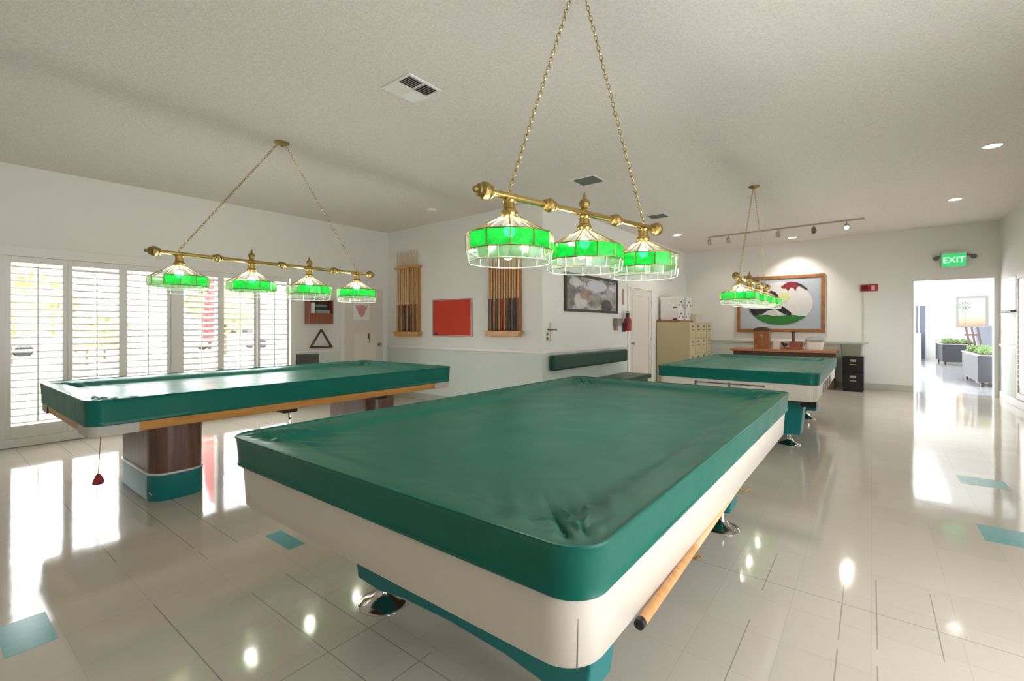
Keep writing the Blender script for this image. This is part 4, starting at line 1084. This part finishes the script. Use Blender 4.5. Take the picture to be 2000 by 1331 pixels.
M_PLANTER = mat('dark_slate_planter', srgb(40, 42, 48), .5); M_LEAF = mat('succulent_green', srgb(112, 140, 86), .5, var=.35, vscale=25)
def planter(x0, x1, y0, y1, h, label, seed):
    t = thing('planter_box', label, 'planter', (x0, y0, 0), 0, 'rolling planters in the hall'); rnd = random.Random(seed)
    m = MB(); m.box(x0, x1, y0, y1, .12, h-.02); m.build('box', M_PLANTER, t, bevel=.006)
    MB().box(x0-.01, x1+.01, y0-.01, y1+.01, h-.02, h).build('rim', mat('pale_grey_stone', srgb(176, 178, 184), .6), t)
    MB().box(x0+.03, x1-.03, y0+.03, y1-.03, h, h+.015).build('soil', M_DARKW, t)
    MB().box(x0+.02, x1-.02, y0+.02, y1-.02, .095, .12).build('tray', M_DARKW, t)
    for x in (x0+.08, x1-.08):
        for y in (y0+.1, y1-.1):
            m = MB(); m.cyl((x-.02, y, .045), (x+.02, y, .045), .045, n=18).box(x-.03, x+.03, y-.02, y+.02, .08, .10); m.build('caster', M_BLACK, t, smooth=True)
    for q in range(int(10*(y1-y0))+4):
        px, py = rnd.uniform(x0+.10, x1-.10), rnd.uniform(y0+.10, y1-.10); sc = rnd.uniform(.08, .17); m = MB()
        for r_ in range(16):
            a = r_*2.4; el = rad(rnd.uniform(15, 80)); ln = sc*rnd.uniform(.7, 1.3)
            d = Vector((math.cos(a)*math.cos(el), math.sin(a)*math.cos(el), math.sin(el))); b = Vector((px, py, h+.01))
            m.tube([b, b+d*ln*.5+Vector((0, 0, .01)), b+d*ln], .01, n=6, radii=[.012, .026*sc/.12, .003])
        m.build('plant', M_LEAF, t, smooth=True)
    return t
planter(1.84, 2.44, 14.32, 16.55, .70, 'near rolling slate planter with pale green succulents in the hall', 1)
planter(1.93, 2.75, 21.75, 23.9, .72, 'far rolling slate planter with bushy plants in the hall', 2)
# wooden armchair and pale recliner between the planters
t = thing('wooden_chair', 'dark red wooden slat-back chair behind the near planter in the hall', 'chair', (2.2, 17.4, 0))
M_RW = wood('dark_red_wood', srgb(52, 16, 16), srgb(74, 26, 24), .4, (10, 10, 2))
def slat(xb, xt): return MB().obox(((xb+xt)/2, 17.15, .90), (.045, .03, .82), Matrix.Rotation(math.atan2(xt-xb, .8), 3, 'Y'))
for xb, xt in ((2.10, 1.98), (2.20, 2.09), (2.31, 2.20)): slat(xb, xt).build('back_slat', M_RW, t)
MB().obox((2.10, 17.15, 1.10), (.30, .035, .05), Matrix.Rotation(rad(0), 3, 'Y')).build('back_rail', M_RW, t)
MB().box(2.02, 2.52, 17.05, 17.55, .44, .49).build('seat', M_RW, t, bevel=.01)
for x in (2.04, 2.45):
    for y in (17.07, 17.48): MB().box(x, x+.05, y, y+.05, 0, .44).build('leg', M_RW, t)
t = thing('upholstered_chair', 'pale grey upholstered chair with tilted back beside the wooden chair in the hall', 'chair', (2.85, 18.2, 0))
M_PG = mat('pale_grey_fabric', srgb(118, 122, 134), .8, bump=.2)
MB().obox((2.55, 18.2, .98), (.50, .12, .72), Matrix.Rotation(rad(-8), 3, 'Y')).build('backrest', M_PG, t, bevel=.04, segs=3)
MB().box(2.40, 2.95, 18.1, 18.65, .34, .50).build('seat', M_PG, t, bevel=.04, segs=3)
for x in (2.43, 2.87):
    for y in (18.13, 18.58): MB().box(x, x+.04, y, y+.04, 0, .34).build('leg', M_RW, t)

# ------------------------------------------------------------------ outdoors seen through the shutters
M_CONC = mat('sunlit_concrete', srgb(176, 172, 164), .9, var=.05, vscale=1)
struct(MB().box(-60, XL-WT, -40, 60, -.25, -.08).build('ground_outside', M_CONC))
k = NT('lawn_grass'); k.link(k.ramp(k.noise(6, 5, .7), [(.3, srgb(150, 168, 104)), (.7, srgb(176, 190, 130))]), k.p.inputs['Base Color']); k.p.inputs['Roughness'].default_value = .9
o = MB().box(-16, -11, -10, 26, -.0795, -.055).build('lawn', k.m); o['kind'] = 'stuff'; tag(o, 'strip of lawn outside the shuttered windows', 'lawn')
M_HEDGE = mat('hedge_leaves', srgb(150, 166, 104), .8, var=.4, vscale=7); M_BARK = mat('bark', srgb(104, 86, 68), .9)
def foliage(c, r, n, seed, sc=(1, 1, 1)):
    rnd = random.Random(seed); m = MB()
    for q in range(n):
        u = Vector((rnd.gauss(0, 1), rnd.gauss(0, 1), rnd.gauss(0, 1))).normalized()*r*rnd.uniform(.55, 1)
        p = Vector(c)+Vector((u.x*sc[0], u.y*sc[1], u.z*sc[2])); s_ = r*rnd.uniform(.10, .2)
        a = Vector((rnd.gauss(0, 1), rnd.gauss(0, 1), rnd.gauss(0, 1))).normalized(); b = a.orthogonal().normalized()
        m.quad(p-a*s_, p+b*s_*.5, p+a*s_, p-b*s_*.5)
    m.sphere(c, r*.72, 12, 8, sc)
    return m
def tree(name, x, y, h, r, label, seed, grp):
    t = thing(name, label, 'tree' if name == 'tree' else 'shrub', (x, y, -.08), 0, grp)
    foliage((x, y, h), r, 260, seed, (1, 1, .85)).build('foliage', M_HEDGE, t)
    MB().cyl((x, y, -.08), (x, y, h-r*.4), .12 if name == 'tree' else .05, .07 if name == 'tree' else .03).build('trunk', M_BARK, t)
tree('tree', -24, 2.2, 2.2, 1.9, 'round leafy tree across the lot seen through the leftmost shutter', 1, None)
tree('tree', -24.5, 9.3, 2.4, 1.7, 'leafy tree across the lot seen through the fifth shutter', 2, None)
tree('shrub', -26, 5.2, 1.1, .95, 'pale green shrub seen low through the third shutter', 4, None)
tree('shrub', -22.5, 4.0, .9, .7, 'small pale shrub beside the round tree outside the first two shutters', 3, None)
def car(x, y, rz, label):
    t = thing('parked_car', label, 'car', (x, y, -.08), rz); L = dict(world=False)
    body = [(-2.1, .35), (-2.15, .62), (-1.9, .80), (-1.0, .90), (1.2, .92), (2.0, .88), (2.15, .6), (2.1, .32)]
    cabin = [(-1.05, .90), (-.45, 1.38), (.9, 1.40), (1.6, .92)]
    MB().prism(body, 'y', -.86, .86).build('body', mat('white_car_paint', srgb(226, 228, 232), .2), t, bevel=.06, segs=3, **L)
    MB().prism(cabin, 'y', -.74, .74).build('roof', mat('white_car_paint', srgb(226, 228, 232), .2), t, bevel=.05, segs=3, **L)
    g = MB()
    for s_ in (-1, 1):
        g.prism([(-.82, .95), (-.38, 1.30), (.18, 1.31), (.18, .95)], 'y', s_*.735, s_*.752); g.prism([(.25, .95), (.25, 1.31), (.85, 1.31), (1.32, .95)], 'y', s_*.735, s_*.752)
    g.build('side_window', mat('dark_car_glass', srgb(30, 34, 38), .1), t, **L)
    for px in (-1.35, 1.35):
        for s_ in (-1, 1): MB().cyl((px, s_*.70, .31), (px, s_*.88, .31), .31, n=22).build('wheel', M_BLACK, t, smooth=True, **L)
car(-31.0, 1.9, rad(90), 'white car parked outside behind the leftmost shutter')
car(-31.0, 12.2, rad(90), 'white car parked outside behind the fifth shutter')
t = thing('patio_umbrella', 'closed red patio umbrella standing outside behind the fourth shutter', 'umbrella', (-11.0, 3.95, -.08))
MB().cyl((-11, 3.95, .06), (-11, 3.95, 2.35), .022).build('pole', M_TRIM, t)
m = MB(); rings = []
for q, (r_, z) in enumerate(((.02, 2.42), (.07, 2.3), (.13, 1.9), (.17, 1.45), (.16, 1.2), (.19, 1.0))):
    rings.append([(-11+r_*(1+.18*math.sin(8*a))*math.cos(a), 3.95+r_*(1+.18*math.sin(8*a))*math.sin(a), z) for a in [2*PI*i/48 for i in range(48)]])
m.loft(rings); m.build('canopy', mat('red_canvas', srgb(206, 62, 66), .8), t, smooth=True)
MB().lathe([(.26, 0), (.26, .05), (.06, .09), (.03, .2)], (-11, 3.95, -.054)).build('base', M_CONC, t, smooth=True)

# ------------------------------------------------------------------ daylight
w = bpy.data.worlds.new('daylight'); S.world = w; w.use_nodes = True
bg = w.node_tree.nodes['Background']; bg.inputs['Color'].default_value = (.95, .98, 1, 1); bg.inputs['Strength'].default_value = 4.6
sd = bpy.data.lights.new('sun', 'SUN'); sd.energy = 5; sd.angle = rad(2); sd.color = (1, .96, .9)
so = bpy.data.objects.new('sun', sd); COL.objects.link(so)
so.rotation_euler = Vector((-.10, -.55, -1)).to_track_quat('-Z', 'Y').to_euler()
def portal(name, loc, rot, sx, sy):
    ld = bpy.data.lights.new(name, 'AREA'); ld.shape = 'RECTANGLE'; ld.size = sx; ld.size_y = sy; ld.cycles.is_portal = True
    lo = bpy.data.objects.new(name, ld); COL.objects.link(lo); lo.location = loc; lo.rotation_euler = rot
def aim(v): return Vector(v).to_track_quat('-Z', 'Z').to_euler()
portal('window_portal', (XL-.135, (WY0+WY1)/2, (WZ0+WZ1)/2), Vector((1, 0, 0)).to_track_quat('-Z', 'Y').to_euler(), WZ1-WZ0, WY1-WY0)

portal('added_window_portal', (XR+.13, 1.65, 1.2), Vector((-1, 0, 0)).to_track_quat('-Z', 'Y').to_euler(), 2.0, 2.9)  # guides daylight through the added unseen window
S.view_settings.view_transform = 'Standard'; S.view_settings.look = 'None'; S.view_settings.gamma = 1
S.view_settings.use_curve_mapping = False
S.view_settings.exposure = 1.1
